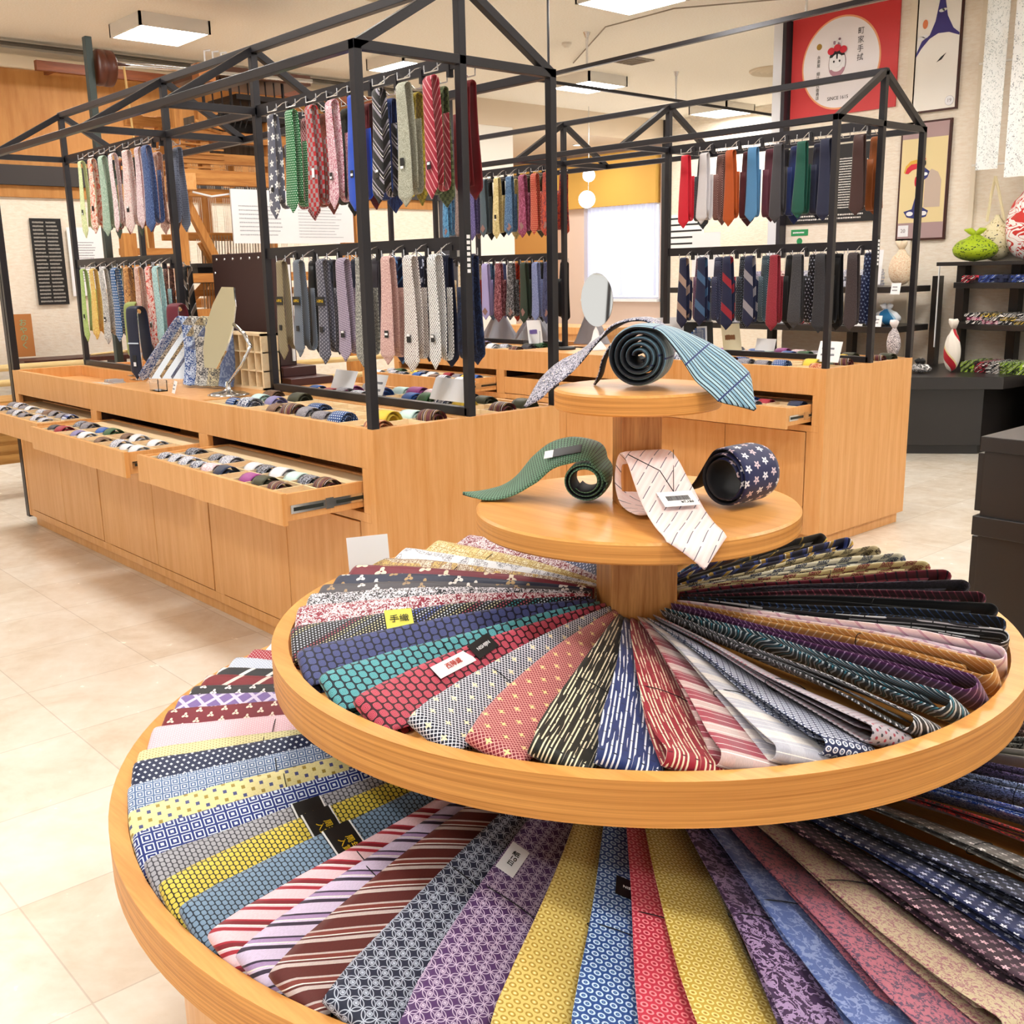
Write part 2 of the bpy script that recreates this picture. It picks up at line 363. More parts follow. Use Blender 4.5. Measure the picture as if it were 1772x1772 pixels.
# ------------------------------------------------------------------ room
YP, YB, XF, ZC = -6.85, -11.0, 8.0, 3.6      # poster wall, back wall, far wall, ceiling
def room():
    t = NT('floor_tiles', .22, 0, .5)
    o3 = t.xyz('Object'); x, y, _ = t.sep(o3); S = .45
    tx = t.m('FLOOR', t.m('DIVIDE', x, S)); ty = t.m('FLOOR', t.m('DIVIDE', y, S))
    cv = t.n('ShaderNodeCombineXYZ'); t.put(cv.inputs[0], tx); t.put(cv.inputs[1], ty)
    wn = t.n('ShaderNodeTexWhiteNoise', noise_dimensions='2D'); t.put(wn.inputs[0], cv.outputs[0])
    fx = t.m('ABSOLUTE', t.m('SUBTRACT', t.m('FRACT', t.m('DIVIDE', x, S)), .5)); fy = t.m('ABSOLUTE', t.m('SUBTRACT', t.m('FRACT', t.m('DIVIDE', y, S)), .5))
    joint = t.m('GREATER_THAN', t.m('MAXIMUM', fx, fy), .4955)
    mo = t.noise(o3, 3.2, 6, .65, .6); mo2 = t.noise(o3, 14, 4, .6)
    f = t.m('ADD', t.m('MULTIPLY', mo, .6), t.m('ADD', t.m('MULTIPLY', mo2, .25), t.m('MULTIPLY', wn.outputs[0], .16)))
    c = t.ramp(f, [(.35, hx('#dccdb8')), (.5, hx('#e8deCe')), (.68, hx('#f0ebe0'))])
    t.col(t.mix(t.m('MULTIPLY', joint, .28), c, hx('#8a7560')))
    t.put(t.b.inputs['Roughness'], t.m('ADD', .12, t.m('MULTIPLY', mo2, .22)))
    struct('floor', G().box(-9, 13, -12, 7, -.1, 0), t.mat)
    t = NT('ceiling_plaster', .85); c = t.noise(t.xyz('Object'), 60, 3)
    t.col(t.ramp(c, [(.35, hx('#efe8d8')), (.6, hx('#f5f0e4'))])); t.bump(c, .004, .4)
    g = G().box(-9, 13, -12, 7, ZC, ZC+.1); struct('ceiling', g, t.mat)
    struct('trim_1', G().box(XF+.001, 13, -12, -6.6, 3.28, ZC), plain('soffit_paint', '#e4d2ba', .8))
    cream = NT('cream_plaster', .8); v = cream.xyz('Object', (1, 1, 4)); c = cream.noise(v, 14, 4, .7)
    cream.col(cream.ramp(c, [(.3, hx('#ecdcc6')), (.62, hx('#f6ecdc'))])); cream.bump(c, .01, .4); cr = cream.mat
    orange = NT('ochre_wall_panel', .6); c = orange.noise(orange.xyz('Object', (3, 3, .5)), 5, 5, .6)
    orange.col(orange.ramp(c, [(.3, hx('#b27536')), (.65, hx('#c48a48'))]))
    # far wall: cream below a dark band, ochre panels above it, pale cornice
    struct('wall_far', G().box(XF, XF+.15, -6.6, 7, 0, ZC), cr)
    struct('trim_2', G().box(XF-.03, XF, -6.55, 7, 2.49, 3.35).box(XF-.03, XF, -6.55, 7, 2.2, 2.31), orange.mat, bevel=.004)
    struct('trim_3', G().box(XF-.07, XF, -6.6, 7, 2.31, 2.49), plain('dark_band_paint', '#35302f', .6))
    struct('trim_4', G().box(XF-.09, XF, -6.55, 7, 3.35, 3.46).box(XF-.05, XF, -6.55, 7, 3.46, 3.52), plain('cornice_paint', '#e2d2b6', .7))
    struct('trim_5', G().tube([(XF-.1, -6.5, 3.55), (XF-.1, 7, 3.55)], .018), plain('ceiling_rail_paint', '#5a5348', .6))
    struct('baseboard_far', G().box(XF-.02, XF, -6.6, 7, 0, .1), M_DARK)
    struct('trim_6', G().box(XF-.02, XF+.17, -6.86, -6.6, 0, ZC), plain('dark_pillar_paint', '#3b3a42', .5))
    struct('trim_7', G().box(XF+.02, XF+.5, -7.9, -6.95, 0, 3.32), plain('white_pillar_paint', '#f5f1e8', .6))
    # recess and back wall
    pk = plain('pink_plaster', '#ecd3c4', .8)
    struct('wall_back', G().box(XF, 13, YB-.15, YB, 0, .95).box(XF, 8.1, YB-.15, YB, .95, 2.45).box(9.66, 13, YB-.15, YB, .95, 2.45).box(XF, 13, YB-.15, YB, 2.45, ZC), pk)
    struct('wall_back_near', G().box(2.9, XF, YB-.15, YB, 0, ZC), cr)
    struct('trim_8', G().box(XF-.06, XF+.02, YB, YB+.07, 0, ZC), plain('black_corner_strip', '#17171a', .5))
    struct('wall_end', G().box(12.4, 12.55, YB, -6.7, 0, 3.4), pk)
    struct('trim_9', G().box(XF+.1, 11.9, YB, YB+.12, 2.42, 3.22), plain('ochre_valance', '#dcab50', .7))
    struct('trim_10', G().box(10.35, 12.3, YB, YB+.2, 1.2, 2.42), plain('ochre_lower_panel', '#c98f48', .7))
    # window with frame, glass and curtain
    wf = struct('window_1', G().box(8.1, 9.66, YB-.06, YB-.02, .95, 1.0).box(8.1, 9.66, YB-.06, YB-.02, 2.4, 2.45).box(8.1, 8.15, YB-.06, YB-.02, 1, 2.4).box(9.61, 9.66, YB-.06, YB-.02, 1, 2.4).box(8.86, 8.9, YB-.06, YB-.02, 1, 2.4), M_WHITE)
    day = NT('daylit_glass', .1); day.b.inputs['Emission Color'].default_value = hx('#dfe9ff'); day.b.inputs['Emission Strength'].default_value = .75
    o = G().box(8.12, 9.64, YB-.1, YB-.09, .97, 2.43).build('pane', day.mat, wf)
    g = G(); n = 120; pts = [(8.12+1.54*i/n, YB+.05+.022*sin(i*.9)+.01*sin(i*.37)) for i in range(n+1)]
    for z0, z1 in ((1.02, 2.44),):
        vs = [(x, y, z0) for x, y in pts]+[(x, y, z1) for x, y in pts]
        g.add(vs, [(i, i+1, i+n+2, i+n+1) for i in range(n)])
    cu = NT('sheer_curtain', .8); cu.col(hx('#dcdff2')); cu.b.inputs['Transmission Weight'].default_value = .0
    cu.b.inputs['Emission Color'].default_value = hx('#d8def5'); cu.b.inputs['Emission Strength'].default_value = .0
    tr = cu.n('ShaderNodeBsdfTranslucent'); tr.inputs[0].default_value = hx('#eef0fa'); ms = cu.n('ShaderNodeMixShader'); ms.inputs[0].default_value = .55
    outn = [q for q in cu.t.nodes if q.type == 'OUTPUT_MATERIAL'][0]
    cu.t.links.new(cu.b.outputs[0], ms.inputs[1]); cu.t.links.new(tr.outputs[0], ms.inputs[2]); cu.t.links.new(ms.outputs[0], outn.inputs[0])
    one('window_curtain', g, cu.mat, 'pale sheer pleated curtain across the back window', 'curtain', smooth=True)
    struct('trim_11', G().box(8.05, 9.7, YB, YB+.12, .93, .97), M_WHITE)
    # poster wall
    struct('wall_right', G().box(-9, 3.05, YP-.15, YP, 0, ZC), cr)
    struct('trim_12', G().box(1.78, 1.9, YP, YP+.03, 0, ZC).box(1.26, 1.3, YP, YP+.025, 0, ZC), plain('pilaster_paint', '#ece0cb', .7))
    struct('trim_13', G().box(3.052, 3.09, YP-.15, YP+.10, 1.5, ZC-.02, 0), plain('dark_side_panel', '#2c2a33', .4))
    struct('trim_14', G().box(3.09, 3.19, YP-.15, YP+.09, 1.52, ZC-.03), plain('pale_side_panel', '#e6e8ee', .3))
room()

# ------------------------------------------------------------------ ceiling lights, vents, rails
def ceiling_things():
    em = NT('light_diffuser', .6); em.b.inputs['Emission Color'].default_value = (1, .975, .945, 1); em.b.inputs['Emission Strength'].default_value = PANEL_STRENGTH
    hous = plain('light_housing', '#efe8dc', .6)
    spots = [(6.55, -2.43, 'box light nearest the loom'), (3.22, -4.86, 'box light above the right rack, cut by the frame top'), (6.2, -7.45, 'box light beyond the far rack end'),
             (6.6, -10.5, 'box light farthest away by the back wall'), (6.5, -5.1, 'box light seen through the near tie rack'),
             (3.22, -2.2, 'box light over the left cabinet'), (3.22, .6, 'box light over the left aisle'), (0.1, -4.86, 'box light between the right cabinet and poster wall'),
             (.1, -2.2, 'box light over the aisle between both cabinets'), (.1, .6, 'box light over the tie table front aisle'), (-3.0, -4.86, 'box light over the far right aisle'),
             (-3.0, -2.2, 'box light right of the round table'), (-3.0, .6, 'box light over the viewer'), (6.5, .6, 'box light over the far left aisle'), (.1, 3.4, 'box light over the left walkway'), (-3.0, 3.4, 'box light behind the viewer')]
    for x, y, d in spots:
        t = thing('ceiling_light', 'square white ceiling '+d, 'ceiling light', (x, y, ZC-.1), 'square ceiling lights')
        g = G()
        for a in (-1, 1): g.box(x+a*.31-.01, x+a*.31+.01, y-.32, y+.32, ZC-.11, ZC).box(x-.32, x+.32, y+a*.31-.01, y+a*.31+.01, ZC-.11, ZC)
        g.box(x-.3, x+.3, y-.3, y+.3, ZC-.03, ZC-.005)
        g.build('housing', hous, t); G().box(x-.298, x+.298, y-.298, y+.298, ZC-.1, ZC-.085).build('diffuser', em.mat, t)
    vm = plain('vent_paint', '#d9cbb2', .6)
    for x, y, d in ((4.45, -3.42, 'round ceiling air diffuser behind the near rack ridge'), (4.6, -8.85, 'round ceiling air diffuser left of the red poster')):
        g = G(); pr = [(.30, ZC)]
        for k, r in enumerate((.30, .235, .17, .105)): pr += [(r, ZC-.012-.006*k), (r-.02, ZC-.03-.004*k), (r-.045, ZC-.006)]
        pr += [(.03, ZC-.02), (0.001, ZC-.02)]
        g.lathe(pr, (x, y, 0)); one('air_diffuser', g, vm, d, 'air vent', smooth=True)
    for x, y in ((4.0, -2.0), (5.2, -7.1)):
        g = G().box(x-.16, x+.16, y-.16, y+.16, ZC-.012, ZC)
        for k in range(5): g.box(x-.13, x+.13, y-.12+k*.055, y-.1+k*.055, ZC-.02, ZC-.012)
        one('ceiling_grille', g, plain('grille_grey', '#8d8274', .6), 'grey square ceiling grille '+('above the left rack roof' if y > -3 else 'above the right rack roof'), 'ceiling grille')
    dt = plain('detector_white', '#e8e0d0', .5)
    for k, (x, y, d) in enumerate(((5.0, -5.9, 'small round smoke detector near the far end of right rack'), (2.6, -5.0, 'small dark sprinkler head over the right rack'), (4.6, -2.9, 'small sprinkler head seen inside the near rack gable'), (5.9, -1.35, 'small dark sprinkler head beside the loom light'))):
        g = G().lathe([(.05 if k == 0 else .02, ZC), (.05 if k == 0 else .03, ZC-.02), (.02, ZC-.045), (.001, ZC-.045)], (x, y, 0), 20)
        one('smoke_detector' if k == 0 else 'sprinkler_head', g, dt if k == 0 else plain('sprinkler_metal', '#544a40', .5, .6), d, 'ceiling sensor' if k == 0 else 'sprinkler')
    # suspended black rail with hanger rods
    t = thing('hanging_rail', 'black suspended rail running under the ceiling above the right rack', 'ceiling rail', (3.2, -5.6, 3.25))
    G().bar((5.35, -5.75, 3.3), (-3, -5.35, 3.3), .035).build('rail', M_BLACK, t)
    G().bar((5.35, -5.75, 3.3), (5.35, -10.6, 3.28), .03).build('rail', M_BLACK, t)
    for x, y in ((4.55, -5.72), (2.1, -5.6), (5.35, -8.0)):
        G().tube([(x, y, 3.3), (x, y, 3.45), (x, y, 3.55), (x, y, ZC)], [.01, .01, .014, .035]).build('hanger_rod', M_WIRE, t)
    one('cable', G().tube([(5.6, -6.6, ZC-.02), (4.2, -5.6, ZC-.03), (3.4, -5.6, ZC-.02), (2.6, -6.1, ZC-.02), (1.4, -6.3, ZC-.02)], .006), plain('cable_grey', '#9a8f7e', .7), 'thin grey cable stapled along the ceiling', 'cable')
    # two thin black drops seen left of the near rack post
    t = thing('hanging_rod', 'pair of thin black rods hanging from ceiling behind near rack', 'rod', (1.9, -2.6, 2.3))
    for dx in (0, .05): G().tube([(2.9+dx, -3.62-dx, ZC), (2.9+dx, -3.62-dx, 2.75)], .008).build('rod', M_BLACK, t)
    G().lathe([(.04, ZC), (.03, ZC-.05), (.001, ZC-.05)], (2.9, -3.62, 0), 16).build('ceiling_cup', M_BLACK, t)
ceiling_things()

# ------------------------------------------------------------------ tie meshes
SECT = [(-1, .1), (-.8, .42), (-.3, .5), (.3, .5), (.8, .42), (1, .1), (1, -.1), (.8, -.4), (0, -.46), (-.8, -.4), (-1, -.1)]
SEC6 = [(-1, 0), (-.6, .5), (.6, .5), (1, 0), (.6, -.5), (-.6, -.5)]
def hang_meshes(seed):
    """local: x along rail, y outwards, z up, origin at hook bar top. returns (wide, narrow) G"""
    rnd = random.Random(seed); L = .395+rnd.uniform(-.012, .012); wtop = .026; wlow = .039; tw = rnd.uniform(-.35, .35)*.5; sway = rnd.uniform(-.008, .008)
    P = []; Hh = []; n = 14
    for i in range(n):                          # blade from tip upwards on the outer side
        f = i/(n-1); z = -L + (L-.012)*f
        d = z+L
        w = min(wlow-(wlow-wtop)*f, d*1.0+.0012)
        P.append(Vector((sway*(1-f), .014+.003*sin(f*5+seed), z))); Hh.append(w)
    ins = [.012, .026, .04]                      # denser rows at the tip
    for k, d in enumerate(ins):
        z = -L+d; 
        j = next(i for i, q in enumerate(P) if q.z > z); P.insert(j, Vector((sway, .014, z))); Hh.insert(j, min(wlow, d*1.0+.0012))
    for a in (30, 60, 90, 120, 150): P.append(Vector((0, .013*cos(radians(a)), -.012+.013*sin(radians(a))))); Hh.append(wtop)
    m = 8
    for i in range(m+1):
        f = i/m; P.append(Vector((sway*f, -.014-.006*sin(f*3), -.012-(.33)*f))); Hh.append(wtop+.004*f)
    def frame(P):
        E = []; N = []
        for i in range(len(P)):
            d = (P[min(i+1, len(P)-1)]-P[max(i-1, 0)]).normalized()
            z = -P[i].z; a = tw*z/.4
            e = Vector((cos(a), sin(a), 0)); nn = e.cross(d).normalized(); E.append(-e); N.append(nn)
        return E, N
    E, Nn = frame(P); g1 = G().ribbon(P, E, Nn, Hh, .006, 0, SECT)
    P = []; H2 = []
    for i in range(9): f = i/8; P.append(Vector((.004, -.020-.004*sin(f*3), -.02-.30*f))); H2.append(.019)
    r = .016
    for a in (30, 60, 90, 120, 150): P.append(Vector((.004, -.024-r+r*cos(radians(a)), -.33-.03*sin(radians(a))))); H2.append(.019)
    for i in range(7): f = i/6; P.append(Vector((.002, -.024-2*r, -.33+.22*f))); H2.append(.018)
    E, Nn = frame(P); g2 = G().ribbon(P, E, Nn, H2, .005, 0, SECT)
    return g1, g2
HANG = []
for s in range(4):
    a, b = hang_meshes(s); HANG.append((a.mesh('wide_blade', [M_WHITE], smooth=True), b.mesh('narrow_blade', [M_WHITE], smooth=True)))
def child(me, name, mat, parent):
    o = bpy.data.objects.new(name, me); COL.objects.link(o); o.parent = parent
    if mat: o.material_slots[0].link = 'OBJECT'; o.material_slots[0].material = mat
    WL[o.name] = wloc(parent); return o
CARD = {}
def card(w, h, mats, key):
    """thin card in local x-z plane facing +y"""
    if key not in CARD: CARD[key] = G().box(-w/2, w/2, -.0006, .0006, -h/2, h/2).mesh('price_tag', mats)
    return CARD[key]
def hang_tie(x, y, z, des, label, flip, k, group, extra=None):
    t = thing('necktie', label, 'tie', (x, y, z), group)
    ms = HANG[k % 4]; mt = silk(des)
    t.rotation_euler = (0, 0, (pi if flip else 0)+random.uniform(-.12, .12))
    child(ms[0], 'wide_blade', mt, t); child(ms[1], 'narrow_blade', mt, t)
    if extra == 'band':
        o = child(card(.062, .034, [M_BLK], 'band'), 'paper_band', None, t); o.location = (0, .020, -.16); o.name = 'paper_band'
        b = text('band_print', '入選作品', .013, (0, 0, 0), (-1, 0, 0), (0, 0, 1), M_GOLD); b.parent = t; b.location = (0, .0212, -.16)
        o = child(card(.024, .022, [M_BLK], 'btag'), 'brand_tag', None, t); o.location = (0, .022, -.27)
    elif extra == 'tag':
        o = child(card(.022, .026, [M_BLK], 'btag2'), 'brand_tag', None, t); o.location = (.0, .021, -.27+random.uniform(-.02, .02))
        o = child(card(.016, .008, [M_WHITE], 'btag3'), 'tag_label', None, t); o.location = (.0, .0222, -.275)
    elif extra == 'wtag':
        o = child(card(.020, .034, [M_WHITE], 'wtag'), 'price_tag', None, t); o.location = (.024*random.choice((-1, 1)), .02, -.24+random.uniform(-.03, .03))
    elif extra == 'patch':
        key = 'patch'
        if key not in CARD: CARD[key] = G().add([(0, 0, -.028), (.026, 0, 0), (0, 0, .028), (-.026, 0, 0), (0, .001, -.028), (.026, .001, 0), (0, .001, .028), (-.026, .001, 0)], [(0, 1, 2, 3), (7, 6, 5, 4), (0, 4, 5, 1), (1, 5, 6, 2), (2, 6, 7, 3), (3, 7, 4, 0)]).mesh('lining_patch', [plain('patch_brown', '#8d6a63', .6)])
        o = child(CARD[key], 'lining_patch', None, t); o.location = (0, .0185, -.33)
    return t

# ------------------------------------------------------------------ steel house-shaped racks
L_, WD, EZ, RZ, A1, A2, TZ = 3.644, .856, 2.098, 2.342, 1.380, 2.260, .92
def rack(oy, label, hooks):
    r = thing('display_rack', label, 'display rack', (L_/2, oy-WD/2, TZ)); s = .03; h = s/2; m = oy-WD/2; B = M_BLACK
    def p(name, *bars):
        g = G()
        for a, b in bars: g.bar(a, b, s)
        return g.build(name, B, r, bevel=.002)
    for x in (h, L_-h):
        for y in (oy-h, oy-WD+h): p('corner_post', ((x, y, TZ), (x, y, EZ+h)))
    for x in (h, A1, A2, L_-h):
        p('centre_post', ((x, m, TZ), (x, m, RZ)))
        p('rafter', ((x, oy-h, EZ), (x, m, RZ))); p('rafter', ((x, oy-WD+h, EZ), (x, m, RZ)))
        p('tie_beam', ((x, oy-h, EZ), (x, oy-WD+h, EZ)))
    for y in (oy-h, oy-WD+h): p('eave_beam', ((0, y, EZ), (L_, y, EZ)))
    p('ridge_beam', ((0, m, RZ), (L_, m, RZ)))
    p('centre_beam', ((A1, m, EZ), (A2, m, EZ)))
    for x0, x1 in ((h, A1), (A2, L_-h)):
        p('base_rail', ((x0, m, TZ+.016), (x1, m, TZ+.016)))
        for z in (2.098, 1.514): G().bar((x0, m, z), (x1, m, z), .012, .045).build('hook_rail', B, r)
    g = G()                                     # hook: local, x along rail, y outwards
    g.tube([(0, .006, .03), (0, .03, .022), (0, .08, -.012)], .0022, 6); g.tube([(-.036, .08, -.012), (.036, .08, -.012)], .0022, 6)
    g.tube([(-.036, .08, -.012), (-.036, .08, .012)], .0022, 6).tube([(.036, .08, -.012), (.036, .08, .012)], .0022, 6); g.box(-.007, .007, 0, .010, -.022, .022, 1)
    me = g.mesh('hook', [M_WIRE, M_BLACK])
    for (x, z, sd) in hooks:
        o = child(me, 'hook', None, r); o.location = (x-L_/2, 0, z-TZ); o.rotation_euler = (0, 0, 0 if sd > 0 else pi)
    g = G().box(-.001, .001, m-.012, m+.012, 1.40, 1.56); g.build('label_strip', M_BLK, r)
    g = G()
    for k in range(7): g.box(-.002, -.001, m-.007, m+.007, 1.415+k*.019, 1.415+k*.019+.012)
    g.build('strip_print', M_WHITE, r)
    return r
# designs: key -> (spec, words)
D = {
 # hanging, left rack
 'greydots': (('flower', '#5d5f6e', '#f0f0ee', '', .05, 20), 'slate grey crane-dotted'), 'redlat': (('grid', '#7a1f2c', '#c9a0a0', '', .012, 45), 'dark red lattice'),
 'green': (('dot', '#146a34', '#d8f0dc', '', .010, 0), 'bright green dotted'), 'brownred': (('tweed', '#6a2c22', '#8f4a38', '', .004, 0), 'brown red'),
 'brick': (('check', '#8f8084', '#b02026', '#b09a9a', .017, 0), 'red brick-patterned'), 'blkcheck': (('check', '#101010', '#2c2c24', '', .012, 0), 'black checked'),
 'pinkfl': (('vine', '#b05a70', '#efdbe0', '', .012, 0), 'rose pink floral'), 'maroon': (('plain', '#5c121c', '', '', 1, 0), 'plain maroon'),
 'royal': (('plain', '#0c45b8', '', '', 1, 0), 'royal blue'), 'navypin': (('streak', '#15204c', '#31508f', '#15204c', .006, 0), 'navy textured'),
 'bwstripe': (('stripe', '#141414', '#9a94a0', '#141414', .055, 50), 'black white striped'), 'goldck': (('check', '#6e5f14', '#a8922c', '', .012, 0), 'old gold checked'),
 'silver': (('vine', '#b9b9a8', '#7c7c68', '#5c5c44', .006, 0), 'silver leaf-patterned'), 'greenck': (('check', '#2c341c', '#68704a', '', .012, 0), 'dark green checked'),
 'redpin': (('pin', '#9c1f34', '#e6a8ac', '', .02, 40), 'crimson pinstriped'), 'wine': (('plain', '#6e1018', '', '', 1, 0), 'deep wine red'),
 'khaki': (('pin', '#86785a', '#9c8e70', '', .012, 50), 'khaki striped'), 'blugrey': (('pin', '#5c6470', '#8f9aa8', '', .007, 50), 'blue grey ribbed'),
 'greydash': (('flower', '#4c4c5a', '#a8a8b4', '', .014, 30), 'charcoal flecked'), 'purpw': (('check', '#6a5a72', '#b8aabc', '#9488a0', .006, 30), 'mauve woven'),
 'greyw': (('tweed', '#6a6a68', '#b4b4ac', '', .004, 0), 'grey tweed'), 'pinkt': (('tweed', '#c09490', '#e2c4bc', '', .003, 0), 'dusty pink'),
 'hound': (('check', '#4a1a26', '#f0ece8', '#f0ece8', .0055, 0), 'maroon houndstooth'), 'houndb': (('check', '#101014', '#f4f4f4', '#f4f4f4', .0065, 0), 'black white houndstooth'),
 'black': (('plain', '#121214', '', '', 1, 0), 'plain black'), 'navst': (('pin', '#2a3040', '#10141e', '', .045, 50), 'navy diagonal'), 'navy': (('plain', '#151c38', '', '', 1, 0), 'plain navy'),
 'dkgrey': (('plain', '#47424a', '', '', 1, 0), 'plain dark grey'), 'bluest': (('pin', '#1a2850', '#5a88c0', '', .04, 50), 'navy blue-striped'), 'navbird': (('flower', '#141830', '#c0c4d8', '', .05, 10), 'navy sparse-dotted'),
 'navsw': (('paisley', '#16203c', '#2c3c64', '', .04, 0), 'navy swirl'),
 'cream': (('vine', '#e8ecc0', '#b8cc80', '', .012, 0), 'cream green floral'), 'orangefl': (('paisley', '#f2e0d0', '#d86848', '', .03, 0), 'orange floral'), 'mint': (('vine', '#c8d8c8', '#5a8868', '#3c5c4c', .006, 0), 'mint sprigged'),
 'redwhite': (('vine', '#f4e8ea', '#c8a0a4', '', .02, 0), 'white pink-edged'), 'dotwhite': (('leaf', '#f2ece8', '#c05048', '#58586c', .007, 0), 'white small-flowered'), 'pinkwh': (('vine', '#f0e2e2', '#b88a98', '#60505c', .010, 0), 'pale pink floral'),
 'denim': (('tweed', '#2c4478', '#5870a0', '', .005, 0), 'denim blue'), 'greyblue': (('dot', '#7c8498', '#4c5468', '', .012, 0), 'grey blue dotted'),
 'lime': (('vine', '#c6dc8c', '#7ca84c', '', .007, 0), 'lime green floral'), 'yellow': (('vine', '#ecdc84', '#d89a3c', '', .010, 0), 'yellow floral'), 'greyfl': (('vine', '#ecebe6', '#55555c', '', .008, 0), 'white grey-sprigged'),
 'bluefish': (('flower', '#1c5a94', '#e8f0f8', '', .016, 0), 'blue white-flecked'), 'rust': (('paisley', '#b4783c', '#e0b070', '#7a4420', .04, 0), 'tan swirled'), 'peach': (('vine', '#ead2c4', '#b06a58', '', .009, 0), 'peach floral'),
 'redlace': (('paisley', '#f4e0d8', '#d8402c', '', .022, 0), 'red lace-patterned'), 'aqua': (('tweed', '#bcdcdc', '#8fbcc0', '', .006, 0), 'pale aqua'), 'bwband': (('band', '#141416', '#9a8a7c', '#e8e8e8', .075, 50), 'black beige-banded'),
 'brownp': (('paisley', '#3c1c18', '#a87868', '', .02, 0), 'brown paisley'), 'dkgreen': (('vine', '#1c2a20', '#6c8070', '', .01, 0), 'dark green sprigged'), 'redbr': (('pin', '#7c1c1c', '#c88848', '', .008, 0), 'red brown striped'),
 # right rack
 'red': (('plain', '#c4182c', '', '', 1, 0), 'bright red'), 'ltgrey': (('plain', '#c8c4c6', '', '', 1, 0), 'light grey'), 'rusto': (('plain', '#a84a14', '', '', 1, 0), 'rust orange'), 'steel': (('plain', '#4878a0', '', '', 1, 0), 'steel blue'),
 'charc': (('plain', '#3a383c', '', '', 1, 0), 'charcoal grey'), 'forest': (('plain', '#0f4a3c', '', '', 1, 0), 'forest green'), 'midn': (('plain', '#1c2038', '', '', 1, 0), 'midnight blue'), 'coffee': (('plain', '#3c2420', '', '', 1, 0), 'coffee brown'),
 'blkdot': (('dot', '#14161c', '#8898a0', '', .008, 0), 'black dotted'), 'brndot': (('dot', '#5a2c2c', '#d8b8a8', '', .007, 0), 'brown dotted'), 'burg': (('plain', '#4c1a20', '', '', 1, 0), 'plain burgundy'), 'plum': (('plain', '#5c2c38', '', '', 1, 0), 'dull plum'),
 'dkblue': (('plain', '#16285c', '', '', 1, 0), 'dark blue'), 'copper': (('plain', '#8c4a1c', '', '', 1, 0), 'copper brown'),
 'navbeige': (('band', '#141c3c', '#9c8478', '#141c3c', .13, 50), 'navy beige-banded'), 'navblue': (('band', '#141c3c', '#3c5c80', '#141c3c', .13, 50), 'navy blue-banded'), 'navred': (('band', '#141c3c', '#8c1c2c', '#141c3c', .13, 50), 'navy red-banded'), 'navgrey': (('band', '#141c3c', '#8c8890', '#141c3c', .13, 50), 'navy grey-banded'),
 'garnet': (('tweed', '#84202c', '#983040', '', .003, 0), 'garnet red'), 'knit': (('tweed', '#343438', '#444448', '', .003, 0), 'charcoal knit'), 'knit2': (('tweed', '#26262a', '#34343a', '', .003, 0), 'black knit'), 'knit3': (('tweed', '#352c2e', '#443a3c', '', .003, 0), 'dark brown knit'),
 'purpd': (('dot', '#4c2440', '#c8a8c8', '', .007, 0), 'purple dotted'), 'navd': (('dot', '#18203c', '#8c90b8', '', .008, 0), 'navy dotted'), 'black2': (('dot', '#101014', '#8898b0', '', .011, 0), 'black pin-dotted'), 'teald': (('dot', '#14283c', '#a8c8d0', '', .007, 0), 'teal dotted'), 'star': (('dot', '#101018', '#a0a0b0', '', .02, 0), 'black star-dotted'), 'nstar': (('dot', '#18244c', '#8898c0', '', .02, 0), 'navy star-dotted'),
 'skyp': (('paisley', '#5c98c0', '#2c6088', '', .035, 0), 'sky blue paisley'), 'taupe': (('vine', '#98847c', '#544440', '', .012, 0), 'taupe figured'), 'purp': (('tweed', '#4c4474', '#6c6494', '', .006, 0), 'purple'), 'slst': (('pin', '#4c5c64', '#28343c', '', .012, 10), 'slate ribbed'),
 'ivory': (('vine', '#d8c894', '#b8a468', '', .03, 0), 'pale gold'), 'bluep': (('vine', '#2c4c70', '#6888a8', '', .012, 0), 'blue figured'), 'olive': (('vine', '#2c2414', '#6c5c3c', '', .012, 0), 'dark olive figured'), 'mag': (('paisley', '#7c2c48', '#a85878', '', .03, 0), 'magenta paisley'),
 'redp': (('flower', '#a8342c', '#e0a070', '', .014, 0), 'red sprigged'), 'winest': (('pin', '#5c1424', '#a84858', '', .02, 50), 'wine pinstriped'), 'oranp': (('paisley', '#c04a2c', '#6c2430', '', .03, 0), 'orange paisley'),
 'lilac': (('plain', '#a8a0d0', '', '', 1, 0), 'plain lilac'), 'orst': (('pin', '#b83814', '#3c1410', '', .022, 50), 'orange black-striped'), 'burgp': (('paisley', '#5c1c28', '#a06870', '', .03, 0), 'burgundy paisley'), 'blkp': (('paisley', '#141418', '#88888c', '', .02, 0), 'black paisley'), 'bottle': (('plain', '#28382c', '', '', 1, 0), 'bottle green'), 'peri': (('tweed', '#6c78a8', '#8c98c0', '', .005, 0), 'periwinkle blue'), 'slatep': (('paisley', '#40486c', '#18204c', '', .03, 0), 'slate paisley'), 'coral': (('plain', '#b04030', '', '', 1, 0), 'coral red'), 'crm': (('tweed', '#e8dcc4', '#d0b890', '', .01, 0), 'cream'),
}
def hang_row(oy, sd, xs, keys, z, where, extras, gname):
    m = oy-WD/2
    for i, (x, k) in enumerate(zip(xs, keys)):
        if not k: continue
        des, w = D[k]
        hang_tie(x, m+sd*.08, z-.002, des, '%s tie, %s' % (w, where[i] if isinstance(where, list) else where), sd < 0, i+(0 if sd > 0 else 2), gname, extras[i] if extras else None)
